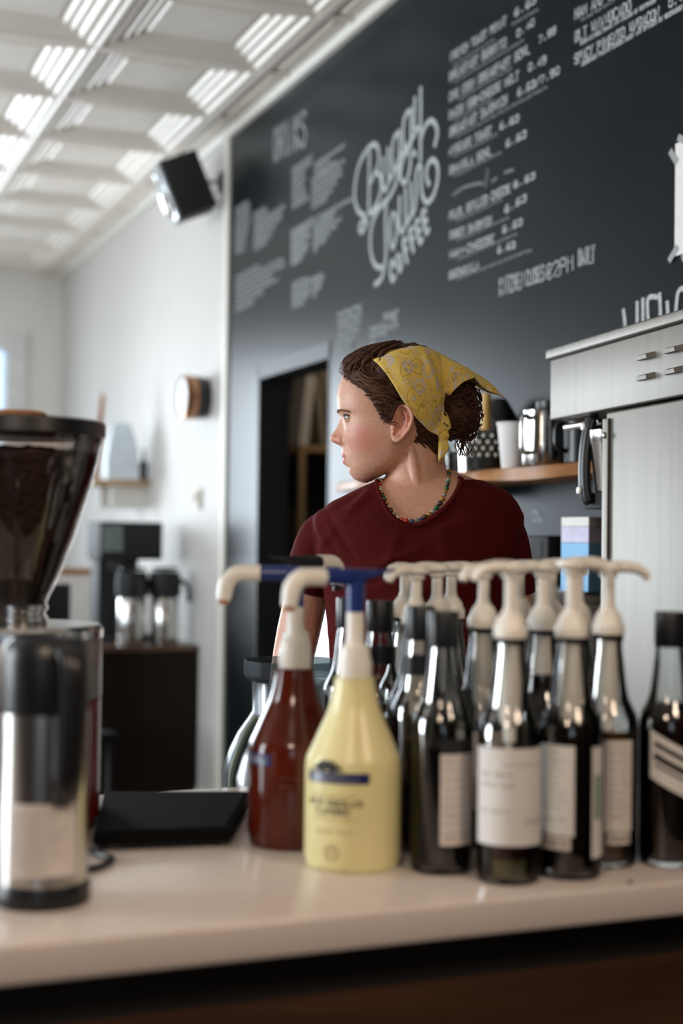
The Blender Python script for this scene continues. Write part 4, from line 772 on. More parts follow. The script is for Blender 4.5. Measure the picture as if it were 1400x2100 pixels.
for s_, u2, v2 in ((1, 960, 1052), (-1, 742, 1064)): body.tube([P(850 + 14 * s_, 1078, -.070), P(850 + 55 * s_, 1068, -.072), P(u2, v2, -.05)], [.008, .0075, .008], 12)
TR = [(966, 792, 934, .052, .012), (985, 774, 990, .064, .010), (1005, 732, 1040, .080, .008), (1030, 680, 1060, .094, .006), (1055, 648, 1072, .104, .004), (1090, 640, 1072, .112, .002), (1130, 648, 1058, .118, -.002), (1200, 664, 1046, .124, -.006), (1290, 674, 1036, .116, -.002), (1365, 680, 1036, .110, 0), (1480, 668, 1050, .112, 0), (1560, 664, 1056, .116, .004)]
def torso(mb, inset, rows=TR):
    return mb.loft([ell(P((a + b) / 2, v, y + (.0)), (b - a) / 2 * KP - inset, d - inset, 56, 2.25) for v, a, b, d, y in rows])
def dense(rows, n=5):
    R_ = [Vector((*q[:3],)) for q in rows]; out = []
    vs = [q[0] for q in rows]; vv = np.concatenate([np.linspace(vs[i], vs[i + 1], n, endpoint=False) for i in range(len(vs) - 1)] + [[vs[-1]]])
    return [(v, *[float(ip(v, vs, [q[k] for q in rows])) for k in range(1, 5)]) for v in vv]
torso(body, .006)
ARM_R = [P(676, 1078, .016), P(650, 1130, .022), P(629, 1215, .034), P(610, 1300, .044), P(597, 1365, .052), P(588, 1425, .058), P(584, 1500, .060), P(588, 1580, .060), P(592, 1650, .058)]
RAD_R = [.034, .043, .0405, .0405, .0385, .036, .0375, .031, .024]
ARM_L = [P(1018, 1068, .012), P(1032, 1130, .016), P(1046, 1215, .020), P(1056, 1300, .024), P(1064, 1365, .026), P(1080, 1425, .028), P(1082, 1500, .024), P(1078, 1580, .018), P(1072, 1650, .012)]
for pts, rad, s_ in ((ARM_R, RAD_R, 1), (ARM_L, RAD_R, -1)):
    q = spline(pts, 5); body.tube(q, list(np.interp(np.linspace(0, 8, len(q)), range(9), rad)), 22)
    w = pts[-1]; dn = Vector((.05 * s_, -.10, -.99)).normalized(); fw = Vector((0, -1, 0)); sd = Vector((s_, 0, 0))     # a relaxed hand below the wrist
    palm = w + dn * .045
    body.loft([ell(w + dn * t + fw * .003, a, b, 24, 2.4) for t, a, b in ((-.004, .021, .026), (.02, .017, .034), (.05, .015, .041), (.08, .0145, .042), (.096, .012, .038))])
    for k, (off, ln) in enumerate(((.030, .068), (.010, .077), (-.010, .072), (-.029, .056))):
        b0 = w + dn * .085 + fw * off; q = [b0, b0 + dn * ln * .42 + sd * .004, b0 + dn * ln * .75 + sd * .014, b0 + dn * ln * .95 + sd * .026]
        body.tube(spline(q, 4), list(np.linspace(.0088, .0066, 13)), 10); body.ball(q[-1], .0066, 10, 8)
    t0 = w + dn * .03 + fw * .030; q = [t0, t0 + dn * .022 + fw * .018 + sd * .008, t0 + dn * .045 + fw * .022 + sd * .014, t0 + dn * .062 + fw * .018 + sd * .018]
    body.tube(spline(q, 4), list(np.linspace(.0125, .0078, 13)), 10); body.ball(q[-1], .0078, 10, 8)
for s_ in (1, -1):
    hip = Vector((s_ * .088 + .012, .008, .90)); q = [hip, hip + Vector((s_ * .006, -.004, -.2)), hip + Vector((s_ * .008, -.002, -.42)), hip + Vector((s_ * .01, .012, -.56)), hip + Vector((s_ * .01, .016, -.80))]
    q2 = spline(q, 5); body.tube(q2, list(np.interp(np.linspace(0, 4, len(q2)), range(5), [.090, .076, .054, .052, .036])), 22)
    body.ball(q[-1] + Vector((s_ * .01, -.055, -.055)), (.042, .115, .036), 20, 10)
def remesh(mb, vox, smooth=3):
    me = mb.mesh('tmp'); o = bpy.data.objects.new('tmp', me); COL.objects.link(o)
    m = o.modifiers.new('r', 'REMESH'); m.mode = 'VOXEL'; m.voxel_size = vox; m.use_smooth_shade = True
    if smooth: m2 = o.modifiers.new('s', 'SMOOTH'); m2.factor = .5; m2.iterations = smooth
    dg = bpy.context.evaluated_depsgraph_get(); out = bpy.data.meshes.new_from_object(o.evaluated_get(dg)); bpy.data.objects.remove(o); return out
def coords(me): a = np.empty(len(me.vertices) * 3); me.vertices.foreach_get('co', a); return a.reshape(-1, 3)
skin = mat('skin', (.60, .325, .225), .48, var=.09, scale=150, bump=.03, **{'Subsurface Weight': .12, 'Subsurface Scale': .01})
skin.node_tree.nodes['Principled BSDF'].inputs['Subsurface Radius'].default_value = (1, .3, .15)
def add_patch(m, centers, col, lo=.35, hi=1., k=1.):
    """tint of the skin itself around given points (lips, cheeks, ear, nose)"""
    nt = m.node_tree; b = nt.nodes['Principled BSDF']; src = b.inputs['Base Color'].links[0].from_socket; tc = [n for n in nt.nodes if n.type == 'TEX_COORD'][0]
    for c, r in centers:
        mp = nt.nodes.new('ShaderNodeMapping'); mp.inputs['Location'].default_value = [-c[i] / r[i] for i in range(3)]; mp.inputs['Scale'].default_value = [1 / x for x in r]; nt.links.new(tc.outputs['Object'], mp.inputs[0])
        ln = nt.nodes.new('ShaderNodeVectorMath'); ln.operation = 'LENGTH'; nt.links.new(mp.outputs[0], ln.inputs[0])
        mr = nt.nodes.new('ShaderNodeMapRange'); mr.interpolation_type = 'SMOOTHSTEP'; mr.inputs[1].default_value = lo; mr.inputs[2].default_value = hi; mr.inputs[3].default_value = k; mr.inputs[4].default_value = 0.; nt.links.new(ln.outputs['Value'], mr.inputs[0])
        mx = nt.nodes.new('ShaderNodeMix'); mx.data_type = 'RGBA'; nt.links.new(mr.outputs[0], mx.inputs['Factor']); nt.links.new(src, mx.inputs['A']); mx.inputs['B'].default_value = (*col, 1); src = mx.outputs['Result']
    nt.links.new(src, b.inputs['Base Color'])
add_patch(skin, [(P(740, 906, -.058), (.052, .055, .040))], (.54, .185, .135), .15, 1, .8)
add_patch(skin, [(P(690, 904, -.006), (.026, .03, .016)), (P(822, 876, -.08), (.032, .03, .042))], (.54, .19, .12), .3, 1, .7)
add_patch(skin, [(P(702, 941, 0), (.0115, .030, .0135))], (.42, .085, .07), .6, 1, .95)
bme = remesh(body, .0021, 2)
BO = link('body', bme, skin, PR, True, 180)
bvh = BVHTree.FromPolygons([v.co for v in bme.vertices], [p.vertices for p in bme.polygons])
def cast(tree, u, v, back=False):
    o = P(u, v, 1 if back else -1); h = tree.ray_cast(o, Vector((0, -1 if back else 1, 0)))
    return h[0], h[1]
# eyes, brows, lashes
M['eyewhite'] = mat('eye_white', (.36, .33, .31), .2, var=.02); M['iris'] = mat('blue_grey_iris', (.025, .035, .05), .12); M['hair'] = None
hairm = mat('brown_hair', (.030, .011, .005), .6, var=.5, scale=60, stretch=(1, 1, 5), col2=(.085, .030, .012), spec=.25); M['hair'] = hairm
M['brow'] = mat('brown_brow', (.16, .075, .042), .7, var=.3, scale=200)
for sgn in (1, -1):
    c = P(717, 860, -sgn * .0305); e = MB().ball(c, .0118, 24, 16).build('eye', 'eyewhite', PR)
    g = Vector((-.985, -sgn * .14, .02)).normalized(); MB().lathe([(.0, .0), (.0062, -.0014), (.0066, -.0019)], 20, mtx=Matrix.Translation(c + g * .01205) @ g.to_track_quat('Z', 'Y').to_matrix().to_4x4()).build('iris', 'iris', e)
    lid = MB()
    def on_eye(a, h): return c + Vector((-math.cos(a) * math.cos(h), -sgn * math.sin(a) * math.cos(h), math.sin(h))) * .0128
    up = [on_eye(a, .06 + .30 * math.cos((a - .45) * 1.45)) for a in np.linspace(-.55, 1.45, 14)]; lo = [on_eye(a, -.08 - .26 * math.cos((a - .45) * 1.45)) for a in np.linspace(-.55, 1.45, 14)]
    upper = [[on_eye(a, h0 + (1.15 - h0) * t) for a, h0 in ((a, .06 + .30 * math.cos((a - .45) * 1.45)) for a in np.linspace(-.9, 1.7, 16))] for t in (0, .25, .5, .75, 1)]
    lower = [[on_eye(a, h0 + (-1.15 - h0) * t) for a, h0 in ((a, -.08 - .26 * math.cos((a - .45) * 1.45)) for a in np.linspace(-.9, 1.7, 16))] for t in (0, .25, .5, .75, 1)]
    for G in (upper, lower):
        vs = [p for row in G for p in row]; n = 16; lid.add(vs + [c + (p - c) * .94 for p in vs], [(i * n + k, i * n + k + 1, (i + 1) * n + k + 1, (i + 1) * n + k) for i in range(4) for k in range(n - 1)])
    lid.build('eyelid', skin, PR, angle=180)
    MB().tube(up, [.0006] + [.0015] * 12 + [.0009], 6).build('eyelashes', 'brow' if sgn < 0 else mat('lash', (.02, .010, .007), .6), PR)
    bm_ = MB()
    for k in range(26):
        t = k / 25; u = 692 + 36 * t; v = 846.5 - 3.2 * math.sin(t * PI * .9) + 4.0 * t + random.uniform(-1.2, 1.2); lat = 8 + 36 * t ** .8
        h = bvh.ray_cast(P(u - 60, v, -sgn * lat * .001), Vector((1, 0, 0)))[0]
        if h: d = Vector((.0045, -sgn * .0065, .0012 - .0022 * t)); bm_.tube([h + Vector((-.0004, 0, 0)), h + d * .6 + Vector((-.0006, 0, 0)), h + d * 1.2], [.0019 - .0007 * t, .0015, .0005], 5)
    bm_.build('eyebrow', 'brow', PR)
# --- hair swept back under the bandana
HLU = [690, 696, 703, 714, 726, 740, 753, 764, 772, 780, 788, 797, 801, 806, 812, 835, 843, 850, 862, 880, 900, 930]
HLV = [770, 776, 782, 791, 799, 812, 826, 842, 856, 870, 879, 882, 866, 850, 838, 838, 858, 895, 918, 936, 955, 960]
hm = MB(); g = {}
vr2 = np.linspace(717, 955, 120); tn = 150
vs = []; keep = {}
for i, v in enumerate(vr2):
    for k in range(tn):
        th = -PI + 2 * PI * k / tn; p = head_point(v, th); u = p.x / KP + 850; f, b, w, c = head_dims(v)
        edge = ip(u, HLU, HLV) - v; t = min(1, max(0, edge / 22)); t = t * t * (3 - 2 * t)
        ctr = P(c, min(max(v, 790), 860), 0); nrm = (p - ctr).normalized()
        off = -.003 + t * (.0125 + .0045 * math.exp(-((u - 712) / 20) ** 2)) + t * .0055 * noise.noise(Vector((u * .05 + v * .02, v * .055 - u * .035, th * 1.5)))
        vs.append(p + nrm * off); keep[(i, k)] = edge > -3
fs = []
for i in range(len(vr2) - 1):
    for k in range(tn):
        k2 = (k + 1) % tn
        if keep[i, k] and keep[i + 1, k] and keep[i, k2] and keep[i + 1, k2]: fs.append((i * tn + k, i * tn + k2, (i + 1) * tn + k2, (i + 1) * tn + k))
hm.add(vs, fs)
def lock(mb, pts, r0, n=8, seg=6):
    q = spline(pts, n); m = len(q); mb.tube(q, [max(.0003, r0 * math.sin(PI * min(1, .12 + .86 * k / (m - 1))) ** .6) for k in range(m)], seg, flat=.75)
for sgn in (1, -1):
    for k in range(95):
        t = random.random(); u0 = 695 + 95 * t; v0 = ip(u0, HLU, HLV) - random.uniform(1, 22) - 12 * (1 - t) * random.random(); pts = []
        L_ = random.uniform(40, 95)
        for j in range(6):
            q = j / 5; u = u0 + L_ * q * .86; v = v0 + L_ * (.42 - .30 * t) * q + 4 * math.sin(q * 6 + k) - 8 * t * q
            v = min(v, ip(u, HLU, HLV) - 2); lt = max(skull_lat(u, v), 0)
            if lt <= 0: lt = 6
            pts.append(P(u, v, -sgn * (lt + 8.5 + random.uniform(0, 3.5)) * .001))
        lock(hm, pts, random.uniform(.0014, .0030))
    for k in range(70):                                              # waves drawn back from the forehead
        th = sgn * random.uniform(.0, 1.25); v0 = random.uniform(748, 785) if th * sgn > .5 else random.uniform(738, 769); pts = []
        for j in range(6):
            q = j / 5; v = v0 - 46 * q * random.uniform(.9, 1.05) + 3 * math.sin(q * 7 + k); v = max(v, 719); p = head_point(v, th + sgn * .22 * q + .03 * math.sin(q * 9 + k)); u = p.x / KP + 850
            if ip(u, HLU, HLV) - v < 5: v = ip(u, HLU, HLV) - 6; p = head_point(v, th)
            c = head_dims(v)[3]; nrm = (p - P(c, max(v, 790), 0)).normalized(); pts.append(p + nrm * (.0035 + .0095 * min(1, q * 2.5) + .002 * math.sin(q * PI) + random.uniform(0, .0012)))
        lock(hm, pts, random.uniform(.0016, .0034))
    for k in range(34):                                              # loose fine hairs at the hairline
        t = random.random(); u0 = 694 + 105 * t; v0 = ip(u0, HLU, HLV) - random.uniform(-2, 6); pts = []
        for j in range(5):
            q = j / 4; u = u0 + 24 * q; v = v0 - 3 * math.sin(q * 3) + 7 * q + random.uniform(-1, 1); pts.append(P(u, v, -sgn * (max(skull_lat(u, v), 4) + 2.5 + 4 * q) * .001))
        lock(hm, pts, .0007, 5, 5)
    for k in range(110):                                             # nape hair behind the ear
        u0 = random.uniform(838, 866); v0 = random.uniform(846, 900); pts = []
        for j in range(5):
            q = j / 4; u = u0 + 34 * q + 2 * math.sin(q * 5 + k); v = v0 + 50 * q * (1 - .3 * q); pts.append(P(u, v, -sgn * (max(49 - 15 * q, 30) + random.uniform(0, 3)) * .001))
        lock(hm, pts, random.uniform(.0016, .003))
hm.build('hair', 'hair', PR, angle=180)
st_ = MB()
for k in range(11):
    t = random.random(); u0 = 700 + 60 * t; v0 = ip(u0, HLU, HLV) - random.uniform(3, 24); pts = []
    for j in range(6):
        q = j / 5; u = u0 + 62 * q; v = min(v0 + 26 * q + 5 * math.sin(q * 5 + k), ip(u, HLU, HLV) - 2); pts.append(P(u, v, -(max(skull_lat(u, v), 6) + 13) * .001))
    lock(st_, pts, random.uniform(.0006, .0012))
st_.build('loose_hair_strands', mat('golden_brown_hair', (.15, .060, .024), .5, var=.3, scale=80), PR, angle=180, label='lighter golden strands over the temple')
bun = MB(); bc = P(938, 842, 0)
rings = []
bun.ball(bc, (.036, .040, .053), 40, 26); bun.v = [tuple(Vector(p) + (Vector(p) - bc).normalized() * (.006 * noise.noise(Vector(p) * 70) + .003 * noise.noise(Vector(p) * 160))) for p in bun.v]
for k in range(150):
    a = random.uniform(0, 2 * PI); e = random.uniform(-1.1, 1.1); d = Vector((math.cos(a) * math.cos(e), math.sin(a) * math.cos(e), math.sin(e))); c0 = bc + Vector((d.x * .036, d.y * .040, d.z * .053)); tx = d.orthogonal().normalized(); ty = d.cross(tx); r_ = random.uniform(.006, .014)
    bun.tube(spline([c0 + (tx * math.cos(t) + ty * math.sin(t)) * r_ * (1 - .06 * j) + d * (.001 + .0012 * j) for j, t in enumerate(np.linspace(a, a + random.uniform(3, 6.5), 8))], 3), random.uniform(.0010, .0019), 5)
for k in range(16):
    c0 = bc + Vector((random.uniform(-.005, .03), random.uniform(-.025, .02), -.046)); bun.tube(spline([c0 + Vector((.004 * math.sin(j * 1.7 + k), .004 * math.cos(j * 1.7 + k), -.009 * j)) for j in range(5)], 4), [.0011] * 12 + [.0007] * 5, 5)
bun.build('hair_bun', 'hair', PR, angle=180)
# --- bandana
TOPC = [(747, 735), (770, 725.5), (800, 715), (830, 709), (850, 707.5), (875, 713), (900, 724), (930, 739), (960, 756), (985, 771), (1008, 788), (1030, 812)]
FRONT = [(747, 735), (760, 746), (775, 760), (790, 778), (805, 801), (819, 825), (834, 846), (851, 866), (872, 886), (896, 898)]
BACK = [(1030, 816), (1016, 808), (998, 803), (982, 795), (968, 778), (945, 788), (925, 806), (908, 828), (915, 852), (922, 876), (914, 893)]
KNOT = [(896, 898), (905, 897), (914, 893)]
def samp(pl, t):
    d = [0]; 
    for i in range(1, len(pl)): d.append(d[-1] + math.dist(pl[i], pl[i - 1]))
    t = t * d[-1]; return (ip(t, d, [p[0] for p in pl]), ip(t, d, [p[1] for p in pl]))
def coons(s, t):
    T0, K0, F0, B0 = samp(TOPC, t), samp(KNOT, t), samp(FRONT, s), samp(BACK, s)
    return tuple((1 - s) * T0[i] + s * K0[i] + (1 - t) * F0[i] + t * B0[i] - ((1 - s) * (1 - t) * TOPC[0][i] + (1 - s) * t * TOPC[-1][i] + s * (1 - t) * KNOT[0][i] + s * t * KNOT[-1][i]) for i in (0, 1))
def band_lat(u, v, s, t):
    uc, vc = 800, 815; k = .90; a = skull_lat(uc + (u - uc) * k + 3, vc + (v - vc) * k + 4) / k + 5
    tail = 46 * min(1, (s / .55)) ** .55 * (1 - .45 * t)
    bunl = 44 * math.sqrt(max(0, 1 - ((u - 938) / 60) ** 2)) * min(1, s * 3) ** .5
    return max(a if a > 6 else 0, tail, bunl if t > .35 and s < .6 else 0) * min(1, s * 9) ** .5
ns, nt_ = 54, 72; sheet = []
for sgn in (-1, 1):
    rows = range(ns, 0, -1) if sgn < 0 else range(0, ns + 1)
    for i in rows:
        s = i / ns; row = []
        for k in range(nt_ + 1):
            t = k / nt_; u, v = coons(s, t); lt = band_lat(u, v, s, t)
            fold = 0
            for (u0, v0, u1, v1, wd, am) in ((860, 716, 902, 832, 6, 5.5), (902, 832, 920, 884, 6, 5), (872, 716, 912, 820, 6, -4), (985, 778, 905, 836, 6, -3), (940, 752, 905, 815, 8, 2.4), (800, 735, 880, 880, 12, 1.6), (1000, 785, 925, 800, 7, 3), (905, 730, 890, 800, 9, 2)):
                dx, dy = u1 - u0, v1 - v0; q = max(0, min(1, ((u - u0) * dx + (v - v0) * dy) / (dx * dx + dy * dy))); dd = math.hypot(u - u0 - q * dx, v - v0 - q * dy); fold += am * math.exp(-(dd / wd) ** 2) * math.sin(PI * min(1, .15 + q * .8))
            fold += 1.1 * noise.noise(Vector((u * .02, v * .035, sgn)))
            row.append(P(u, v, sgn * -1 * -1 * (-1) * (lt + fold * min(1, s * 4)) * .001 * (1 if sgn > 0 else 1)))
        sheet.append(row)
mb = MB(); n = nt_ + 1
vs = [p for r_ in sheet for p in r_]; mb.add(vs, [(i * n + k, i * n + k + 1, (i + 1) * n + k + 1, (i + 1) * n + k) for i in range(len(sheet) - 1) for k in range(nt_)])
ban = mat('yellow_bandana', (.80, .56, .11), .75, var=.06, scale=300, bump=.08)
def paisley(m):
    nt = m.node_tree; b = nt.nodes['Principled BSDF']; src = b.inputs['Base Color'].links[0].from_socket; tc = [x for x in nt.nodes if x.type == 'TEX_COORD'][0]
    nz = nt.nodes.new('ShaderNodeTexNoise'); nz.inputs['Scale'].default_value = 22; nt.links.new(tc.outputs['Object'], nz.inputs['Vector'])
    ma = nt.nodes.new('ShaderNodeVectorMath'); ma.operation = 'MULTIPLY_ADD'; ma.inputs[1].default_value = (.03, .03, .03); nt.links.new(nz.outputs['Color'], ma.inputs[0]); nt.links.new(tc.outputs['Object'], ma.inputs[2])
    def layer(scale, lo, hi, col, k, src, stretch=(1, 1, 1)):
        mp = nt.nodes.new('ShaderNodeMapping'); mp.inputs['Scale'].default_value = stretch; mp.inputs['Rotation'].default_value = (0, .7, 0); nt.links.new(ma.outputs[0], mp.inputs[0])
        vo = nt.nodes.new('ShaderNodeTexVoronoi'); vo.inputs['Scale'].default_value = scale; nt.links.new(mp.outputs[0], vo.inputs['Vector'])
        cr = nt.nodes.new('ShaderNodeValToRGB'); e = cr.color_ramp.elements; e[0].position = lo; e[0].color = (0, 0, 0, 1); e[1].position = lo + .02; e[1].color = (k, k, k, 1)
        for p_, c_ in ((hi, k), (hi + .02, 0)): x = e.new(p_); x.color = (c_, c_, c_, 1)
        nt.links.new(vo.outputs['Distance'], cr.inputs[0]); mx = nt.nodes.new('ShaderNodeMix'); mx.data_type = 'RGBA'; nt.links.new(cr.outputs[0], mx.inputs['Factor']); nt.links.new(src, mx.inputs['A']); mx.inputs['B'].default_value = (*col, 1); return mx.outputs['Result']
    Wt, Br = (.60, .53, .44), (.17, .10, .02)
    src = layer(30, .22, .36, Wt, .8, src, (1, 1, .62)); src = layer(34, .0, .11, Wt, .8, src, (1, 1, .62)); src = layer(34, .37, .395, Br, .7, src, (1, 1, .62)); src = layer(34, .12, .14, Br, .7, src, (1, 1, .62)); src = layer(95, .0, .2, Wt, .5, src); src = layer(80, .36, .42, Br, .4, src); src = layer(34, .54, .60, Wt, .5, src, (1, 1, .62))
    nt.links.new(src, b.inputs['Base Color'])
paisley(ban); M['bandana'] = ban
bo = mb.build('bandana', 'bandana', PR, angle=180); m_ = bo.modifiers.new('cloth_thickness', 'SOLIDIFY'); m_.thickness = .0014; m_.offset = 1
kn = MB(); kn.ball(P(906, 898, -.047), (.0105, .010, .0095), 18, 12)
kn.build('knot', 'bandana', bo)
tl = MB(); n = 10; rows = []
for j, (u, v, w_) in enumerate(((904, 898, 7), (905, 910, 10), (906, 922, 11), (903, 934, 8), (899, 944, 4), (897.5, 950, 1))):
    rows.append([P(u + w_ * math.cos(a), v + 1.5 * math.sin(2 * a), -.049 - .0035 * math.sin(a) - .0012 * math.cos(3 * a)) for a in np.linspace(0, 2 * PI, n, endpoint=False)])
tl.loft(rows).build('bandana_tail', 'bandana', bo, angle=180)
# --- T-shirt
sm_ = MB(); torso(sm_, 0, dense(TR[1:], 4))
SLR = [P(700, 1078, .012), P(662, 1105, .018), P(643, 1158, .026), P(630, 1212, .034)]; SLL = [P(1000, 1070, .010), P(1028, 1100, .014), P(1040, 1160, .017), P(1046, 1216, .020)]
for pts in (SLR, SLL): q = spline(pts, 6); sm_.tube(q, list(np.interp(np.linspace(0, 3, len(q)), range(4), [.030, .046, .0475, .0465])), 28)
sme = remesh(sm_, .004, 4)
NECK = [(772, 984), (776, 1002), (783, 1024), (795, 1048), (812, 1068), (832, 1078), (852, 1079), (874, 1070), (896, 1055), (917, 1034), (933, 1010), (943, 984), (944, 966)]
co = coords(sme); vn = np.empty(len(sme.vertices) * 3); sme.vertices.foreach_get('normal', vn); vn = vn.reshape(-1, 3)
U = co[:, 0] / KP + 850; V = 1106.3 - (co[:, 2] - ZH) / KP; Yy = co[:, 1]
disp = np.zeros(len(co)); front = 1.5 * np.clip((.02 - Yy) / .05, 0, 1)
for u0, v0, u1, v1, wd, am in ((640, 1050, 700, 1180, 9, 3.6), (665, 1045, 735, 1150, 8, -2.6), (770, 1000, 700, 1075, 9, 3.0), (745, 1010, 672, 1062, 7, -2.2), (690, 1080, 640, 1180, 8, 2.6), (705, 1190, 880, 1118, 10, 3.4), (690, 1225, 830, 1165, 10, -3), (720, 1260, 900, 1195, 12, 3.2), (680, 1300, 860, 1260, 12, 2.6), (880, 1095, 980, 1060, 12, 2.2), (1060, 1060, 1010, 1180, 10, 3), (1040, 1080, 960, 1190, 12, 2.4), (1075, 1100, 1040, 1200, 8, -2), (820, 1085, 790, 1180, 12, 1.8), (900, 1090, 930, 1200, 14, 1.8), (610, 1120, 650, 1190, 7, 2.2), (600, 1160, 660, 1205, 6, -1.8), (960, 1010, 1030, 1040, 9, 1.6), (1000, 1240, 860, 1330, 14, 3)):
    dx, dy = u1 - u0, v1 - v0; q = np.clip(((U - u0) * dx + (V - v0) * dy) / (dx * dx + dy * dy), 0, 1); dd = np.hypot(U - u0 - q * dx, V - v0 - q * dy); disp += am * np.exp(-(dd / wd) ** 2) * np.sin(PI * np.clip(.12 + q * .82, 0, 1))
disp *= front
nn = np.array([noise.noise(Vector((a * 14 + c_ * 6, b * 14, c_ * 11))) for a, b, c_ in co]); disp += 1.5 * nn + .6
away = np.min(np.stack([np.hypot(U - a, V - b) for a, b in NECK]), 0); disp *= np.clip(away / 30, .1, 1)
co2 = co + vn * (disp * .001)[:, None]; sme.vertices.foreach_set('co', co2.ravel())
bm = bmesh.new(); bm.from_mesh(sme)
def inside(u, v, poly):
    c = False
    for i in range(len(poly)):
        (x1, y1), (x2, y2) = poly[i - 1], poly[i]
        if (y1 > v) != (y2 > v) and u < (x2 - x1) * (v - y1) / (y2 - y1) + x1: c = not c
    return c
NP_ = NECK + [(944, 880), (772, 880)]
kill = [v for v in bm.verts if ((inside(v.co.x / KP + 850, 1106.3 - (v.co.z - ZH) / KP, NP_) and v.co.y < .03) or (1106.3 - (v.co.z - ZH) / KP < 968 and v.co.y >= .03 and abs(v.co.x - .006) < .085))]
bmesh.ops.delete(bm, geom=kill, context='VERTS')
NS_ = [(p.x, p.y) for p in spline([(a, b, 0) for a, b in NECK], 30)]
for v in bm.verts:
    if v.is_boundary and v.co.y < .03:
        a = (v.co.x / KP + 850, 1106.3 - (v.co.z - ZH) / KP); q = min(NS_, key=lambda w: (w[0] - a[0]) ** 2 + (w[1] - a[1]) ** 2)
        if math.dist(a, q) < 10: v.co.x = (q[0] - 850) * KP; v.co.z = ZH + (1106.3 - q[1]) * KP
bm.to_mesh(sme); bm.free()
SHM = mat('dark_red_jersey', (.062, .0020, .0023), .85, var=.18, scale=120, bump=.12, spec=.15); SHM.node_tree.nodes['Principled BSDF'].inputs['Sheen Weight'].default_value = .05; SHM.node_tree.nodes['Principled BSDF'].inputs['Sheen Tint'].default_value = (.6, .04, .04, 1)
M['shirt'] = SHM; shirt = link('t_shirt', sme, 'shirt', PR, True, 180)
svh = BVHTree.FromPolygons([v.co for v in sme.vertices], [p.vertices for p in sme.polygons])
cp = []
for p in spline([(a, b, 0) for a, b in NECK], 5):
    h = None
    for gx in (1, 3, 5, 7, 9, 12, 15):
        cx, cy = 857, 1000; d = math.hypot(p.x - cx, p.y - cy); h = cast(svh, p.x + (p.x - cx) / d * gx, p.y + (p.y - cy) / d * gx)[0]
        if h and h.y < .03: break
        h = None
    if h: cp.append(Vector((P(p.x, p.y).x, h.y - .001, P(p.x, p.y).z)))
if len(cp) > 4:
    ys = np.array([q.y for q in cp]); ys = np.convolve(np.pad(ys, 3, 'edge'), np.ones(7) / 7, 'valid'); cp = [Vector((q.x, y, q.z)) for q, y in zip(cp, ys)]
    e0, e1 = cp[0], cp[-1]; backp = [Vector((e1.x - .003, e1.y + .03, e1.z + .008)), Vector((.045, .055, e1.z + .012)), Vector((-.01, .062, e1.z + .008)), Vector((-.05, .05, e0.z + .006)), Vector((e0.x + .001, e0.y + .03, e0.z + .004))]
    full = spline(cp + backp + [cp[0]], 3); MB().tube(full, .0052, 10, flat=.55, caps=False).build('collar', 'shirt', shirt, angle=180)
for q in (SLR, SLL):
    d = (q[3] - q[2]).normalized(); MB().tube([q[3] - d * .016, q[3] - d * .012, q[3] - d * .001, q[3] + d * .001], [.0470, .0486, .0486, .0465], 36).build('sleeve_hem', 'shirt', shirt, angle=180)
# --- necklace
beadcols = [mat('bead_' + n_, c, .15) for n_, c in (('green', (.012, .09, .03)), ('red', (.42, .03, .01)), ('cream', (.62, .54, .42)), ('amber', (.32, .15, .03)), ('blue', (.05, .07, .16)), ('grey', (.22, .22, .20)), ('brown', (.05, .02, .012)))]
seq = [2, 0, 0, 1, 1, 2, 2, 3, 0, 0, 3, 2, 6, 5, 2, 1, 1, 4, 5, 4, 6, 3, 5, 0, 6, 3, 5, 3, 0, 6, 0, 5, 3, 6, 0, 3, 0, 0, 5, 6]
nk = [(776, 980), (777, 992), (780, 1008), (787, 1026), (797, 1044), (808, 1058), (820, 1067), (834, 1071), (850, 1070), (866, 1064), (880, 1056), (892, 1044), (902, 1030), (909, 1014), (914, 998), (917, 982), (918, 966), (917, 952)]
pts = []
for p in spline([(a, b, 0) for a, b in nk], 10):
    h = cast(bvh, p.x, p.y)[0]
    if h and h.y < .05: pts.append(h + Vector((0, -.0042, 0)))
ys = np.array([q.y for q in pts]); ys = np.minimum(np.convolve(np.pad(ys, 4, 'edge'), np.ones(9) / 9, 'valid'), ys + .001); pts = [Vector((q.x, y, q.z)) for q, y in zip(pts, ys)]
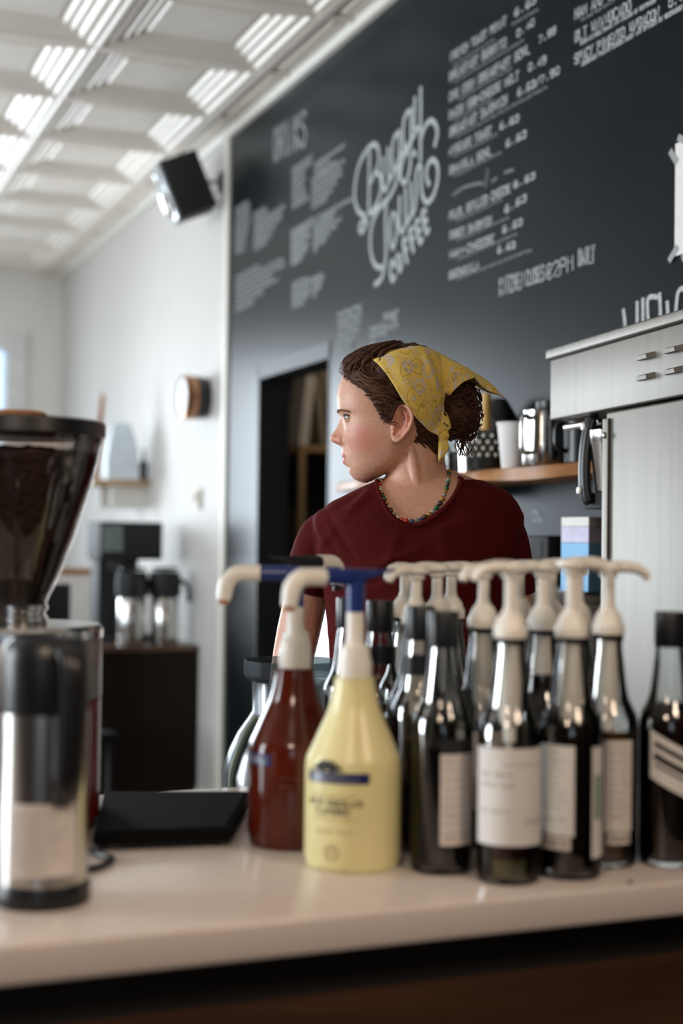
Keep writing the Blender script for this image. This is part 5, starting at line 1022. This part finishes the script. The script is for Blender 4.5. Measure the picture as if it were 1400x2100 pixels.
neckl = MB().tube(pts, .0006, 6).build('necklace', 'ink', PR)
d = [0.]
for i in range(1, len(pts)): d.append(d[-1] + (pts[i] - pts[i - 1]).length)
protos = {}; s_ = 0.; k = 0
while s_ < d[-1]:
    sz = random.choice((.0034, .0039, .0044, .005)) * (1.15 if k in (14, 15, 16) else 1); p = Vector([ip(s_, d, [q[i] for q in pts]) for i in range(3)]); key = (seq[k % len(seq)], round(sz, 4))
    if key not in protos:
        me = MB().ball((0, 0, 0), (sz, sz, sz), 14, 9).mesh('bead'); me.materials.append(beadcols[key[0]]); me.polygons.foreach_set('use_smooth', [True] * len(me.polygons)); protos[key] = me
    b_ = bpy.data.objects.new('bead', protos[key]); COL.objects.link(b_); b_.parent = neckl; b_.location = p; s_ += sz * 2.05; k += 1
# --- trousers and shoes (below the bar)
tr = MB(); tr.loft([ell(Vector((.010, .002, z)), a, b, 48, 2.3) for z, a, b in ((1.0, .172, .122), (.95, .182, .128), (.88, .188, .130), (.83, .186, .124))])
for s_ in (1, -1):
    hip = Vector((s_ * .09 + .012, .008, .88)); q2 = spline([hip, hip + Vector((s_ * .006, -.004, -.2)), hip + Vector((s_ * .008, -.002, -.42)), hip + Vector((s_ * .01, .012, -.56)), hip + Vector((s_ * .01, .016, -.80))], 5); tr.tube(q2, list(np.interp(np.linspace(0, 4, len(q2)), range(5), [.098, .086, .066, .064, .058])), 28)
link('trousers', remesh(tr, .006, 3), mat('dark_denim', (.02, .022, .03), .9), PR, True, 180)
for s_ in (1, -1):
    f = MB(); c0 = Vector((s_ * .11 + .012, 0, 0)); f.loft([[c0 + Vector((math.cos(a) * w_, -.035 + math.sin(a) * l_ - .02, z)) for a in np.linspace(0, 2 * PI, 28, endpoint=False)] for w_, l_, z in ((.046, .13, .0), (.049, .135, .012), (.049, .132, .03), (.046, .12, .055), (.042, .095, .075))] + [[c0 + Vector((math.cos(a) * .042, .02 + math.sin(a) * .05, .105)) for a in np.linspace(0, 2 * PI, 28, endpoint=False)]]); f.build('shoe', 'black', PR)
